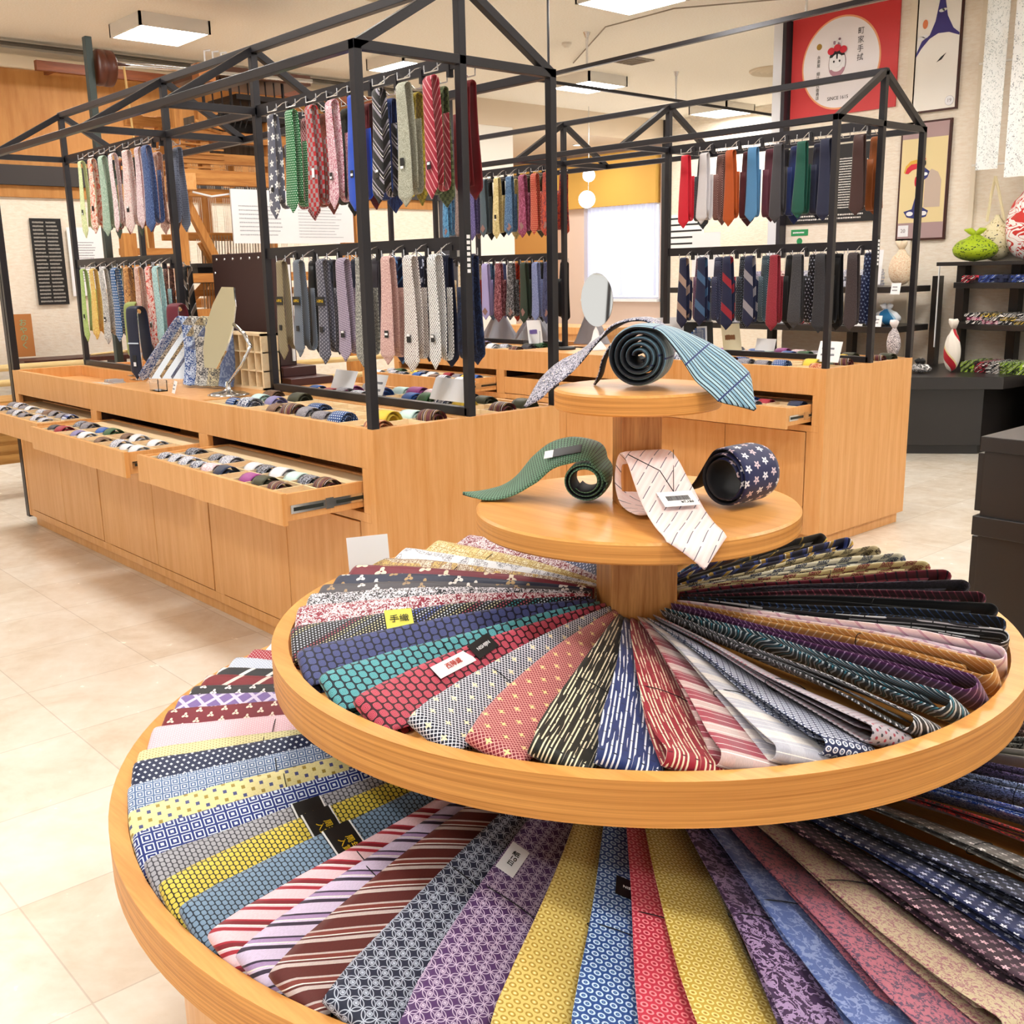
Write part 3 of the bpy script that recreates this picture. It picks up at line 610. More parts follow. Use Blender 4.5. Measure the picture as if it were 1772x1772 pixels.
def hang_all():
    XN = [1.11, .965, .816, .67, .53, .37, .222, .071]; XNL = [1.117, .98, .80, .653, .528, .361, .225, .083]
    XF_ = [3.18, 3.03, 2.88, 2.74, 2.57, 2.42, 2.33]; XFL = [3.32, 3.17, 3.02, 2.86, 2.70, 2.56, 2.42, 2.33]
    BX = [1.185, 1.05, .87, .72, .56, .415, .275, .087]
    BF = [3.39, 3.24, 3.10, 2.97, 2.83, 2.70, 2.57, 2.45, 2.34]
    U, Lo = 2.05, 1.479
    hooks = [(x, 2.062+.012, s) for x in XN+XF_ for s in (1, -1)]+[(x, 1.488, s) for x in XNL+XFL for s in (1, -1)]
    hooksB = [(x, 2.074, s) for x in BX+BF for s in (1, -1)]+[(x, 1.488, s) for x in BX+BF for s in (1, -1)]
    rack(0, 'black steel house-shaped tie rack on the left display cabinet', hooks)
    rack(-2.701, 'black steel house-shaped tie rack on the right display cabinet', hooksB)
    A, B = 0, -2.701
    def o(n, s): return ['%s from left on %s' % (ORD[i], s) for i in range(n)]
    hang_row(A, 1, XN, ['greydots', 'green', 'brick', 'pinkfl', 'royal', 'bwstripe', 'silver', 'redpin'], U, o(8, 'front hooks of left rack, near upper rail'), ['tag', None, 'wtag', 'tag', 'tag', 'tag', 'tag', 'tag'], 'ties on the left rack, near upper rail')
    hang_row(A, -1, XN, ['redlat', 'brownred', 'blkcheck', 'maroon', 'navypin', 'goldck', 'greenck', 'wine'], U, o(8, 'back hooks of left rack, near upper rail'), None, 'ties on the left rack, near upper rail, back')
    hang_row(A, 1, XNL, ['khaki', 'blugrey', 'greydash', 'purpw', 'greyw', 'pinkt', 'hound', 'houndb'], Lo, o(8, 'front hooks of left rack, near lower rail'), ['band', 'band', 'band', 'tag', None, 'tag', 'tag', 'tag'], 'ties on the left rack, near lower rail')
    hang_row(A, -1, XNL, ['black', 'navst', 'navy', 'dkgrey', 'bluest', 'navbird', 'navy', 'navsw'], Lo, o(8, 'back hooks of left rack, near lower rail'), None, 'ties on the left rack, near lower rail, back')
    hang_row(A, 1, XF_, ['cream', 'orangefl', 'mint', 'redwhite', 'dotwhite', 'pinkwh', 'denim'], U, o(8, 'front hooks of left rack, far upper rail'), ['tag', 'tag', None, None, 'tag', None, None], 'ties on the left rack, far upper rail')
    hang_row(A, -1, XF_, ['dkgreen', 'redbr', 'dkgreen', 'redbr', 'peach', 'brownp', 'greyblue'], U, o(8, 'back hooks of left rack, far upper rail'), None, 'ties on the left rack, far upper rail, back')
    hang_row(A, 1, XFL, ['lime', 'yellow', 'greyfl', 'bluefish', 'rust', 'peach', 'redlace', 'aqua'], Lo, o(8, 'front hooks of left rack, far lower rail'), ['tag', None, 'tag', None, None, None, 'tag', None], 'ties on the left rack, far lower rail')
    hang_row(A, -1, XFL, ['black', 'dkgreen', 'black', 'brownp', 'crm', 'brownp', 'navy', 'bwband'], Lo, o(8, 'back hooks of left rack, far lower rail'), None, 'ties on the left rack, far lower rail, back')
    hang_row(B, 1, BX, ['red', 'ltgrey', 'rusto', 'steel', 'charc', 'forest', 'midn', 'coffee'], U, o(8, 'front hooks of right rack, near upper rail'), None, 'ties on the right rack, near upper rail')
    hang_row(B, -1, BX, ['blkdot', 'brndot', 'burg', 'plum', 'dkblue', 'midn', None, 'copper'], U, o(8, 'back hooks of right rack, near upper rail'), ['wtag']*8, 'ties on the right rack, near upper rail, back')
    hang_row(B, 1, BX, ['navbeige', 'navblue', 'navred', 'navgrey', 'garnet', 'knit', 'knit2', 'knit3'], Lo, o(8, 'front hooks of right rack, near lower rail'), None, 'ties on the right rack, near lower rail')
    hang_row(B, -1, BX, ['purpd', 'navd', 'black2', 'teald', 'black', 'star', 'black', 'nstar'], Lo, o(8, 'back hooks of right rack, near lower rail'), ['wtag']*8, 'ties on the right rack, near lower rail, back')
    hang_row(B, 1, BF, ['skyp', 'taupe', 'purp', 'slst', 'ivory', 'bluep', 'mag', 'redp', 'oranp'], U, o(9, 'front hooks of right rack, far upper rail'), ['patch', None, None, 'patch', 'tag', 'patch', 'patch', None, 'patch'], 'ties on the right rack, far upper rail')
    hang_row(B, -1, BF, ['black', 'taupe', 'black', 'black', 'ivory', 'olive', 'olive', 'winest', 'oranp'], U, o(9, 'back hooks of right rack, far upper rail'), None, 'ties on the right rack, far upper rail, back')
    hang_row(B, 1, BF, ['crm', 'crm', 'coral', 'lilac', 'burgp', 'blkp', 'bottle', 'peri', 'slatep'], Lo, o(9, 'front hooks of right rack, far lower rail'), [None, None, None, 'patch', None, 'patch', 'patch', None, 'patch'], 'ties on the right rack, far lower rail')
    hang_row(B, -1, BF, ['redp', 'crm', 'bluep', 'peri', 'orst', 'black', 'black', 'peri', 'black'], Lo, o(9, 'back hooks of right rack, far lower rail'), None, 'ties on the right rack, far lower rail, back')
hang_all()

# ------------------------------------------------------------------ display cabinets
SL = [(.072, 1.203), (1.283, 2.405), (2.482, 3.585)]
def roll_mesh(R, Wd, turns, flat=.85):
    P = []; E = []; N = []; n = int(turns*18)
    for i in range(n+1):
        f = i/n; a = -turns*2*pi*f-pi*.3; r = R*(.42+.58*(1-f))
        P.append(Vector((0, r*cos(a), r*sin(a)*flat)))
    for i in range(n+1):
        d = (P[min(i+1, n)]-P[max(i-1, 0)]).normalized(); E.append(Vector((1, 0, 0))); N.append(Vector((1, 0, 0)).cross(d).normalized()*-1)
    return G().ribbon(P, E, N, [Wd/2]*(n+1), .0045, 0, SEC6)
ROLLS = [roll_mesh(.045+.002*k, .078, 1.9, .8+.06*k).mesh('rolled_necktie', [M_WHITE], smooth=True) for k in range(3)]
RD = [('navyk', ('vine', '#1c2c58', '#e4e6ee', '', .015, 0), 'navy white-patterned'), ('w1', ('vine', '#eceaf0', '#8088a0', '', .015, 0), 'white figured'), ('ch', ('plain', '#3c3a40', '', '', 1, 0), 'charcoal'),
      ('rd', ('plain', '#a02838', '', '', 1, 0), 'red'), ('lv', ('plain', '#8c84b4', '', '', 1, 0), 'lavender'), ('gr', ('plain', '#3c6440', '', '', 1, 0), 'green'), ('bl', ('plain', '#3464b4', '', '', 1, 0), 'blue'),
      ('wt', ('plain', '#e8eaf0', '', '', 1, 0), 'white'), ('pk', ('vine', '#e4b8c4', '#f4e8ea', '', .02, 0), 'pink'), ('nv', ('plain', '#24304c', '', '', 1, 0), 'navy'), ('ol', ('plain', '#40402c', '', '', 1, 0), 'olive'),
      ('mg', ('plain', '#a04890', '', '', 1, 0), 'magenta'), ('mr', ('stripe', '#5c2028', '#8c7040', '#381018', .04, 20), 'maroon striped'), ('aq', ('plain', '#cce8e4', '', '', 1, 0), 'pale aqua'),
      ('bwst', ('stripe', '#2c4484', '#e8e8f0', '#8094c0', .03, 90), 'blue striped'), ('gy', ('tweed', '#7c7880', '#98949c', '', .005, 0), 'grey'), ('bk', ('vine', '#18181c', '#b4b8c8', '', .014, 0), 'black figured'),
      ('or', ('paisley', '#b45430', '#e0b080', '', .03, 0), 'orange figured'), ('bd', ('dot', '#1c4484', '#dce8f4', '', .011, 0), 'blue dotted'), ('ys', ('plain', '#e4c444', '', '', 1, 0), 'yellow'), ('br', ('tweed', '#6c4c3c', '#8c6c54', '', .006, 0), 'brown')]
RK = {k: (s, w) for k, s, w in RD}
def put_roll(x, y, z, key, label, group, k, rz=0.):
    o = bpy.data.objects.new('rolled_necktie', ROLLS[k % 3]); COL.objects.link(o); o.location = (x, y, z)
    o.rotation_euler = (random.uniform(-.5, .5), 0, rz+random.uniform(-.12, .12))
    o.material_slots[0].link = 'OBJECT'; o.material_slots[0].material = silk(RK[key][0]); tag(o, label, 'tie', group)
def cabinet(oy, pulls, label, which):
    c = thing('display_cabinet', label, 'cabinet', (L_/2, oy-WD/2, 0)); W = WD; t = .02
    def Y(v): return oy-v
    g = G()
    g.box(.02, L_-.02, Y(.03), Y(W-.03), 0, .06)                    # toe
    g.box(.03, L_-.03, Y(.02), Y(W), .06, .60)                      # core
    g.box(0, .03, Y(0), Y(W), .06, TZ).box(L_-.03, L_, Y(0), Y(W), .06, TZ)
    for a, b in ((.03, .072), (1.203, 1.283), (2.405, 2.482), (3.585, L_-.03)):
        g.box(a, b, Y(0), Y(.025), .632, .785)
    for a, b in ((.03, .10), (1.17, 1.25), (2.40, 2.48), (3.56, L_-.03)): g.box(a, b, Y(.002), Y(.02), .10, .60)
    g.box(.03, L_-.03, Y(.002), Y(.02), .06, .10)
    g.box(.03, L_-.03, Y(0), Y(.025), .785, TZ); g.box(.03, L_-.03, Y(0), Y(.025), .60, .632)
    g.box(.03, L_-.03, Y(W-.025), Y(W), .60, TZ)
    g.box(.03, L_-.03, Y(.025), Y(W-.025), .80, .86)                # deck
    g.box(.03, L_-.03, Y(.385), Y(.475), .86, TZ)                   # centre strip
    g.box(1.28, 2.30, Y(.025), Y(W-.025), .86, TZ)                  # solid middle
    g.box(.03, L_-.03, Y(.43), Y(.45), .60, .80)                    # back of drawers
    g.build('carcass', [M_WOOD], c, bevel=.0015)
    for a, b in ((1.205, 1.28), (2.41, 2.48)): G().box(a, b, Y(.026), Y(.43), .633, .80).build('drawer_partition', M_DARK, c)
    for i, (a, b) in enumerate(((.105, .60), (.604, 1.165), (1.255, 1.82), (1.824, 2.395), (2.485, 3.02), (3.024, 3.555))):
        G().box(a, b, Y(-.001), Y(.02), .105, .595).build('door', M_WOOD, c, bevel=.002)
    for i, (a, b) in enumerate(SL):
        p = pulls[i]; a += .004; b -= .004; yf = p; D_ = .40
        g = G().box(a, b, Y(-yf), Y(-yf+.018), .636, .742)
        g.box(a+.004, a+.018, Y(-yf+.018), Y(-yf+D_), .65, .738).box(b-.018, b-.004, Y(-yf+.018), Y(-yf+D_), .65, .738)
        g.box(a+.004, b-.004, Y(-yf+D_-.014), Y(-yf+D_), .65, .738).box(a+.01, b-.01, Y(-yf+.018), Y(-yf+D_-.014), .655, .664)
        d = g.build('drawer', M_WOOD, c, bevel=.001)
        if p > .05:
            n = 11; cw = (b-a-.06)/n; g = G(); x0 = a+.03; ya = -yf+.035; yb = ya+.24; zt = .732
            for k in range(n+1): g.box(x0+k*cw-.003, x0+k*cw+.003, Y(ya), Y(yb), .664, zt)
            for yy in (ya, (ya+yb)/2, yb): g.box(x0-.003, b-.03, Y(yy-.004), Y(yy+.004), .664, zt)
            g.box(a+.018, b-.018, Y(yb), Y(yf and -yf+D_-.014), .664, zt-.001); g.box(a+.018, b-.018, Y(-yf+.018), Y(ya), .664, zt-.001)
            g.box(a+.018, x0, Y(ya), Y(yb), .664, zt-.001).box(b-.03, b-.018, Y(ya), Y(yb), .664, zt-.001)
            g.build('divider_grid', M_INNER, d)
            for sx, q in ((a+.002, -1), (b-.002, 1)):
                g = G().box(sx-.003, sx+.003, Y(-yf+.03), Y(.04), .672, .700, 0).box(sx-.004, sx+.004, Y(-yf+.16), Y(-yf+.19), .668, .704, 0)
                g.box(sx-.0045, sx+.0045, Y(-yf+.04), Y(-yf+.15), .680, .692, 1).box(sx-.0045, sx+.0045, Y(-yf+.2), Y(.03), .680, .692, 1)
                g.build('drawer_slide', [M_CHROME, plain('slide_dark', '#3c4240', .4, .8)], d)
            seqs = {('A', 0): (['navyk', 'w1', 'w1', 'navyk', 'pk', 'nv', None, 'mg', 'ol', 'mr', None], ['bk', None, 'bk', 'w1', None, 'wt', 'bk', 'wt', 'aq', 'bk', 'mr']),
                    ('A', 1): (['ch', 'rd', None, 'lv', 'wt', None, 'br', None, 'w1', 'wt', 'wt'], ['bk', 'gy', None, 'bl', 'gr', None, 'br', 'wt', None, 'wt', None]),
                    ('A', 2): (['bk', 'navyk', 'w1', None, 'gy', 'w1', 'gy', None, 'w1', 'w1', None], ['gy', 'w1', 'gy', 'wt', None, 'w1', 'br', 'gy', 'gy', 'bwst', None]),
                    ('B', 0): ([None, 'w1', None, None, 'bk', None, 'w1', 'mr', 'bk', None, None], ['br', 'nv', None, 'gy', 'wt', 'w1', 'br', 'bl', 'rd', None, 'nv']),
                    ('B', 2): (['wt', None, 'w1', 'bk', None, 'bl', 'wt', 'br', 'w1', None, 'wt'], ['w1', 'gr', None, 'ys', 'bk', 'wt', None, 'rd', 'gy', 'ys', 'bl'])}[(which, i)]
            dn = {('A', 0): 'near open left drawer', ('A', 1): 'middle open left drawer', ('A', 2): 'far open left drawer', ('B', 0): 'near open right drawer', ('B', 2): 'far open right drawer'}[(which, i)]
            for r in (0, 1):
                for k in range(n):
                    key = seqs[r][k]
                    if not key: continue
                    x = b-.03-(n-1-k+.5)*cw; x = a+.03+(n-1-k+.5)*cw
                    y = Y(ya+.06+r*.12)
                    put_roll(x, y, .712+random.uniform(0, .003), key, '%s rolled tie, %s cell from left, %s row, %s' % (RK[key][1], ORD[k], ['front', 'back'][r], dn), 'rolled ties in the '+dn, k+r)
    # counter-top cell trays
    def tray(x0, x1, ya, yb, nx, ny, name, fill, seed):
        rnd = random.Random(seed); g = G(); cw = (x1-x0)/nx; ch = (yb-ya)/ny; zt = .915
        for k in range(nx+1): g.box(x0+k*cw-.003, x0+k*cw+.003, Y(ya), Y(yb), .86, zt)
        for k in range(ny+1): g.box(x0, x1, Y(ya+k*ch-.003), Y(ya+k*ch+.003), .86, zt)
        g.box(x0, x1, Y(ya), Y(yb), .86, .866)
        g.build('divider_grid', M_INNER, c)
        for r in range(ny):
            for k in range(nx):
                if rnd.random() > fill: continue
                key = rnd.choice([q[0] for q in RD]); kk = nx-1-k
                put_roll(x0+(k+.5)*cw, Y(ya+(r+.5)*ch), .906+rnd.uniform(-.001, .002), key, '%s rolled tie, %s cell from left, %s row of %s' % (RK[key][1], ORD[kk], ORD[r], name), 'rolled ties in the '+name, k+r)
    lc = {'A': 'left cabinet', 'B': 'right cabinet'}[which]
    tray(.045, 1.27, .035, .375, 11, 3, 'near front tray, '+lc, .62, 3)
    tray(.045, 1.27, .485, .82, 11, 3, 'near back tray, '+lc, .5, 5)
    if which == 'B': tray(2.33, 3.60, .035, .375, 11, 3, 'far front tray, '+lc, .5, 8)
    return c
cabinet(0, (.305, .32, .262), 'long pale wood cabinet with three pulled-out drawers at left', 'A')
cabinet(-2.701, (.22, 0, .33), 'long pale wood cabinet behind the round table at right', 'B')
# ------------------------------------------------------------------ round tiered table
CX, CY = -1.572, .4864
Z1, R1, Z2, R2, Z3, R3, Z4, R4 = 1.2058, .1514, .9884, .2992, .7723, .680, .5434, .9673
FV = Vector((cos(-.7282), sin(-.7282), 0)); RV = Vector((-cos(.8426), -sin(.8426), 0)); UP = Vector((0, 0, 1))
RV = Vector((sin(-.7282), -cos(-.7282), 0))
def disp_table():
    t = thing('display_table', 'round tiered wooden display table fanned with ties in the foreground', 'display table', (CX, CY, 0))
    def ring(name, z, R, h, floor):
        g = G(); w = .03
        g.lathe([(R-w, z), (R, z), (R, z-h), (R-w, z-h)], (CX, CY, 0), 128, 0)
        for i in range(128): pass
        g.lathe([(R-w, z-h), (R-w, z)], (CX, CY, 0), 128, 1)
        o = g.build(name, [M_EDGE, M_DISC], t, smooth=False)
        for p in o.data.polygons:
            if abs(p.normal.z) > .5: p.material_index = 1
        g = G().lathe([(.001, floor), (R-w, floor), (R-w, floor-.018), (.001, floor-.018)], (CX, CY, 0), 96); g.build('tray_floor', M_DISC, t)
        return o
    for z, R, h, n in ((Z1, R1, .036, 'top_disc'), (Z2, R2, .037, 'middle_disc')):
        g = G().lathe([(.001, z), (R-.004, z), (R, z-.004)], (CX, CY, 0), 96, 1).lathe([(R, z-.004), (R, z-h+.003), (R-.003, z-h)], (CX, CY, 0), 96, 0).lathe([(R-.003, z-h), (.001, z-h)], (CX, CY, 0), 96, 1)
        g.build(n, [M_EDGE, M_DISC], t)
    ring('upper_tray_rim', Z3, R3, .066, Z3-.03); ring('lower_tray_rim', Z4, R4, .068, Z4-.03)
    a = -.7282+radians(8)
    def pillar(w, z0, z1):
        M = Matrix.Translation((CX, CY, 0)) @ Matrix.Rotation(a, 4, 'Z'); G().box(-w/2, w/2, -w/2, w/2, z0, z1, 0, M).build('pillar', M_PILLAR, t, bevel=.002)
    pillar(.074, Z2, Z1-.036); pillar(.125, Z3-.03, Z2-.037); pillar(.16, Z4-.03, Z3-.05)
    g = G().lathe([(R4-.09, Z4-.05), (R4-.09, .05), (R4-.11, .05), (R4-.11, 0), (.3, 0)], (CX, CY, 0), 96); g.build('drum_base', M_WOOD, t, smooth=False)
disp_table()

def tray_tie(ang, des, words, z0, rin, rout, tier, phi_in, phi_out, wout, seed, opts=()):
    rnd = random.Random(seed); A = radians(ang); r_ = Vector((cos(A), sin(A), 0)); t_ = Vector((-sin(A), cos(A), 0)); C = Vector((CX, CY, 0))
    n = 26; win = .024 if tier == 'upper' else .042; wout += (.004 if tier == 'upper' and 98 < ang < 166 else 0)+(.007 if tier == 'lower' and 122 < ang < 165 else 0); top = []; bend = rnd.uniform(-.012, .012); ph = rnd.uniform(0, 6)
    def frame(f):
        ph_ = radians(phi_in+(phi_out-phi_in)*min(1, f*1.15)**.8)
        return cos(ph_)*t_-sin(ph_)*UP, sin(ph_)*t_+cos(ph_)*UP, ph_
    def centre(f, w):
        e, nn, p = frame(f); r = rin+(rout-rin)*f
        z = z0+.006+sin(p)*w+.020*(1-f)**2+.006*sin(pi*min(1, f*1.0))
        return C+r_*r+UP*z+t_*(bend*sin(pi*f))+nn*(.0022*sin(9*f+ph)), e, nn
    def wid(f): return win+(wout-win)*min(1, f*1.25)**.85
    def sep(f): return .0016+.0104*max(0, (f-.3)/.7)**1.5
    P = []; E = []; N = []; Hh = []
    for i in range(n):
        f = i/(n-1); w = wid(f)*(1-.10*max(0, (f-.93)/.07)); c, e, nn = centre(f*.985, wid(f)); P.append(c+nn*(sep(f)+.002)); E.append(e); N.append(nn); Hh.append(w)
    c, e, nn = centre(.985, wid(1)); s = sep(1)
    for a in (25, 50, 75, 105, 130, 155):
        a = radians(a); P.append(c+r_*(s*sin(a)*1.15)+nn*(s*cos(a)+.002)); E.append(e); N.append((nn*cos(a)+r_*sin(a)).normalized()); Hh.append(wid(1)*.89)
    m = 10
    for i in range(m):
        f = 1-i/(m-1)*.97; c, e, nn = centre(f*.985, wid(f)); P.append(c-nn*(sep(f)-.001)); E.append(e); N.append(-nn); Hh.append(wid(f)*.86)
    mt = silk(des); root = C+r_*(rin+rout)*.5; root.z = z0
    t = thing('necktie', '%s tie fanned on the %s round tray' % (words, tier), 'tie', root, 'ties fanned on the %s tray' % tier)
    g = G().ribbon(P, [-q for q in E], N, Hh, .0045, 0, SECT); g.build('folded_blade', mt, t, smooth=True)
    # an inner fold, seen as the edge line between the layers
    P = []; E = []; N = []; Hh = []
    for i in range(12):
        f = i/11*.93; c, e, nn = centre(f, wid(f)); P.append(c+nn*.001); E.append(-e); N.append(nn); Hh.append(wid(f)*.72)
    G().ribbon(P, E, N, Hh, .003, 0, SEC6).build('narrow_blade', mt, t, smooth=True)
    if 'thread' in opts:
        f = rnd.uniform(.5, .66); c, e, nn = centre(f*.985, wid(f)); w = wid(f)*1.03; pts = []
        for k in range(17):
            a = 2*pi*k/16; pts.append(c+e*(w*cos(a))+nn*((sep(f)+.007)*sin(a)*(1.0)+.001)+r_*(.006*sin(a)))
        G().tube(pts, .0008, 5, cap=False).build('thread', M_THREAD, t)
    return t, centre, wid, sep
T1 = [(-62, ('vine', '#6c2432', '#c8b0b4', '', .02, 0), 'plum leaf-patterned'), (-48, ('tweed', '#4c4c5c', '#707084', '', .005, 0), 'smoky grey'), (-34, ('plain', '#5c1c28', '', '', 1, 0), 'dull burgundy'), (-20, ('dot', '#28345c', '#c8c8d8', '', .01, 0), 'blue white-dotted'),
 (-7, ('vine', '#7c2030', '#e8dce0', '', .012, 0), 'maroon white-flowered'), (1, ('glyph', '#e6d89c', '#b08c48', '#f0e8c0', 1, 0), 'straw yellow figured'), (9.6, ('glyph', '#7a7a84', '#e6e6ea', '', 1, 0), 'grey script-patterned'),
 (18.5, ('glyph', '#e6dcc8', '#8c6c50', '#d8b868', 1, 0), 'cream tile-patterned'), (25, ('bull', '#74182c', '#ead8c0', '', .055, 10), 'maroon animal-motif'), (31, ('bull', '#262c44', '#f0ece8', '#b89868', .04, 10), 'navy animal-motif'),
 (37.5, ('bull', '#4c484e', '#e8e0dc', '#a88c6c', .035, 10), 'dark grey animal-motif'), (43.5, ('vine', '#26242c', '#ece8f0', '', .011, 0), 'black white-vined'), (51, ('vine', '#8c1c34', '#f2e6ea', '', .012, 0), 'crimson white-vined'),
 (62, ('multi', '#15151c', '#ffffff', '', .0062, 0), 'black multicolour-dotted'), (73, ('scale', '#181a30', '#3c4474', '#5a6298', .0165, 0), 'indigo fish-scale'), (84, ('scale', '#10202c', '#3a8c98', '#78c0c4', .0165, 0), 'teal fish-scale'),
 (94, ('scale', '#38101c', '#b03048', '#d06878', .0165, 0), 'red fish-scale'), (105, ('grid', '#1c2034', '#e8e8f0', '#f0e0b8', .0052, 40), 'navy white-gridded'), (114, ('grid', '#8c2434', '#e8a8a0', '#f0d898', .0050, 45), 'rose gridded'),
 (122.3, ('streak', '#16160f', '#e6dcbc', '#0c0c0a', .0055, 0), 'black cream-streaked'), (130.5, ('streak', '#1c3068', '#e4e8f0', '#101c40', .0065, 0), 'navy white-streaked'), (138.6, ('streak', '#94182c', '#ecdcc0', '#5c0c1c', .0062, 0), 'red cream-streaked'),
 (145, ('plaid', '#9c4050', '#8c4c58', '#f0e8e0', .06, 0), 'maroon plaid'), (151.6, ('plaid', '#b4b4c0', '#c8c8d0', '#f4e8d8', .055, 0), 'silver plaid'), (158, ('ring', '#1e2c54', '#dfe4f0', '#9fb0d0', .0115, 0), 'navy ring-dotted'),
 (164.6, ('dot', '#b0a8b0', '#34343c', '#a03848', .010, 30), 'silver oval-dotted'), (171, ('wave', '#131316', '#d8d8dc', '#8c8c94', .02, 60), 'black wavy-striped'), (178, ('wave', '#16323e', '#dfe8ec', '#3c94ac', .02, 60), 'teal wavy-striped'),
 (185, ('pin', '#4c1c4c', '#b088b0', '', .010, 60), 'purple pinstriped'), (192, ('pin', '#d49c54', '#f4dcb0', '', .012, 60), 'apricot striped'), (199, ('pin', '#f0e0e8', '#d0a8c0', '', .03, 60), 'pale pink'),
 (206.5, ('streak', '#121215', '#b8b8b8', '#121215', .012, 0), 'black white-ticked'), (213, ('pin', '#17171c', '#38507c', '', .012, 60), 'black blue-striped'), (219.5, ('plain', '#141416', '', '', 1, 0), 'jet black'),
 (226, ('pin', '#3a1420', '#843848', '', .012, 60), 'dark wine-striped'), (232.5, ('tweed', '#1e1a20', '#3a3440', '', .004, 0), 'black woven'), (239, ('pin', '#6c1c2c', '#14101a', '', .02, 60), 'claret black-striped'),
 (245.5, ('check', '#7c1c34', '#d8cc98', '#c0b078', .028, 0), 'claret cream-checked'), (252.5, ('check', '#243054', '#e0dccc', '#b8b8ac', .028, 0), 'navy cream-checked'), (259, ('check', '#40302c', '#d4c49c', '#b0a47c', .028, 0), 'brown cream-checked'),
 (265.5, ('stripe', '#20203c', '#3c4c94', '#c8a048', .06, 50), 'navy gold-striped'), (272, ('band', '#3c342c', '#2c2420', '#c8a848', .08, 50), 'brown gold-banded'), (279, ('stripe', '#38204c', '#2c3c84', '#c8a048', .07, 40), 'violet gold-striped'), (286.5, ('stripe', '#1c2438', '#3c78a8', '#6888b8', .05, 45), 'dark blue striped')]
def lerp_(a, pts):
    if a <= pts[0][0]: return pts[0][1]
    for (x0, y0), (x1, y1) in zip(pts, pts[1:]):
        if a <= x1: return y0+(y1-y0)*(a-x0)/(x1-x0)
    return pts[-1][1]
def fill1():
    for i, (a, d, w) in enumerate(T1):
        ph = lerp_(a, ((100, 26), (130, 20), (160, 20), (185, 42)))
        op = ('thread',) if i % 2 else ()
        t, ce, wi, se = tray_tie(a, d, w, Z3-.03, .085, .638, 'upper', lerp_(a, ((100, 66), (128, 30), (160, 30), (185, 62))), ph, .047, i, op)
        A = radians(a); r_ = Vector((cos(A), sin(A), 0))
        def put(f, s, wd, ht, mat, name, body=None, bs=.01, bm=None, rot=0., tw=0.):
            c, e, nn = ce(f, wi(f)); c = c+nn*(se(f)+.0062)+e*s; R = Matrix.Rotation(rot, 3, nn)
            er = R @ (-e); rr = R @ nn.cross(-e).normalized()
            X = -er; Yv = nn.cross(X).normalized()
            M = Matrix(((X.x, Yv.x, nn.x, c.x), (X.y, Yv.y, nn.y, c.y), (X.z, Yv.z, nn.z, c.z), (0, 0, 0, 1)))
            o = G().box(-wd/2, wd/2, -ht/2, ht/2, 0, .0008, 0, M).build(name, mat, t)
            if body: text('tag_print', body, bs, c+nn*.0009, Yv if tw else X, -X if tw else Yv, bm or M_INK, t)
        if w == 'black multicolour-dotted': put(.66, -.022, .045, .05, plain('yellow_card', '#e8e05a', .6), 'yellow_label', '手織', .018, None, 0, 1)
        if w == 'red fish-scale':
            put(.55, -.028, .03, .055, M_BLK, 'brand_tag', 'NISHIJIN', .009, M_WHITE, .2, 1)
            put(.68, -.020, .026, .085, M_WHITE, 'price_tag', '西陣織', .012, plain('red_ink', '#c8402c', .6), .1, 1)
        if w == 'grey script-patterned': put(.80, .02, .05, .04, M_WHITE, 'price_tag')
        if w in ('violet gold-striped', 'brown gold-banded', 'navy gold-striped'): put(.62, .0, .08, .03, plain('gold_foil', '#c8a850', .4, .4), 'foil_band')
fill1()
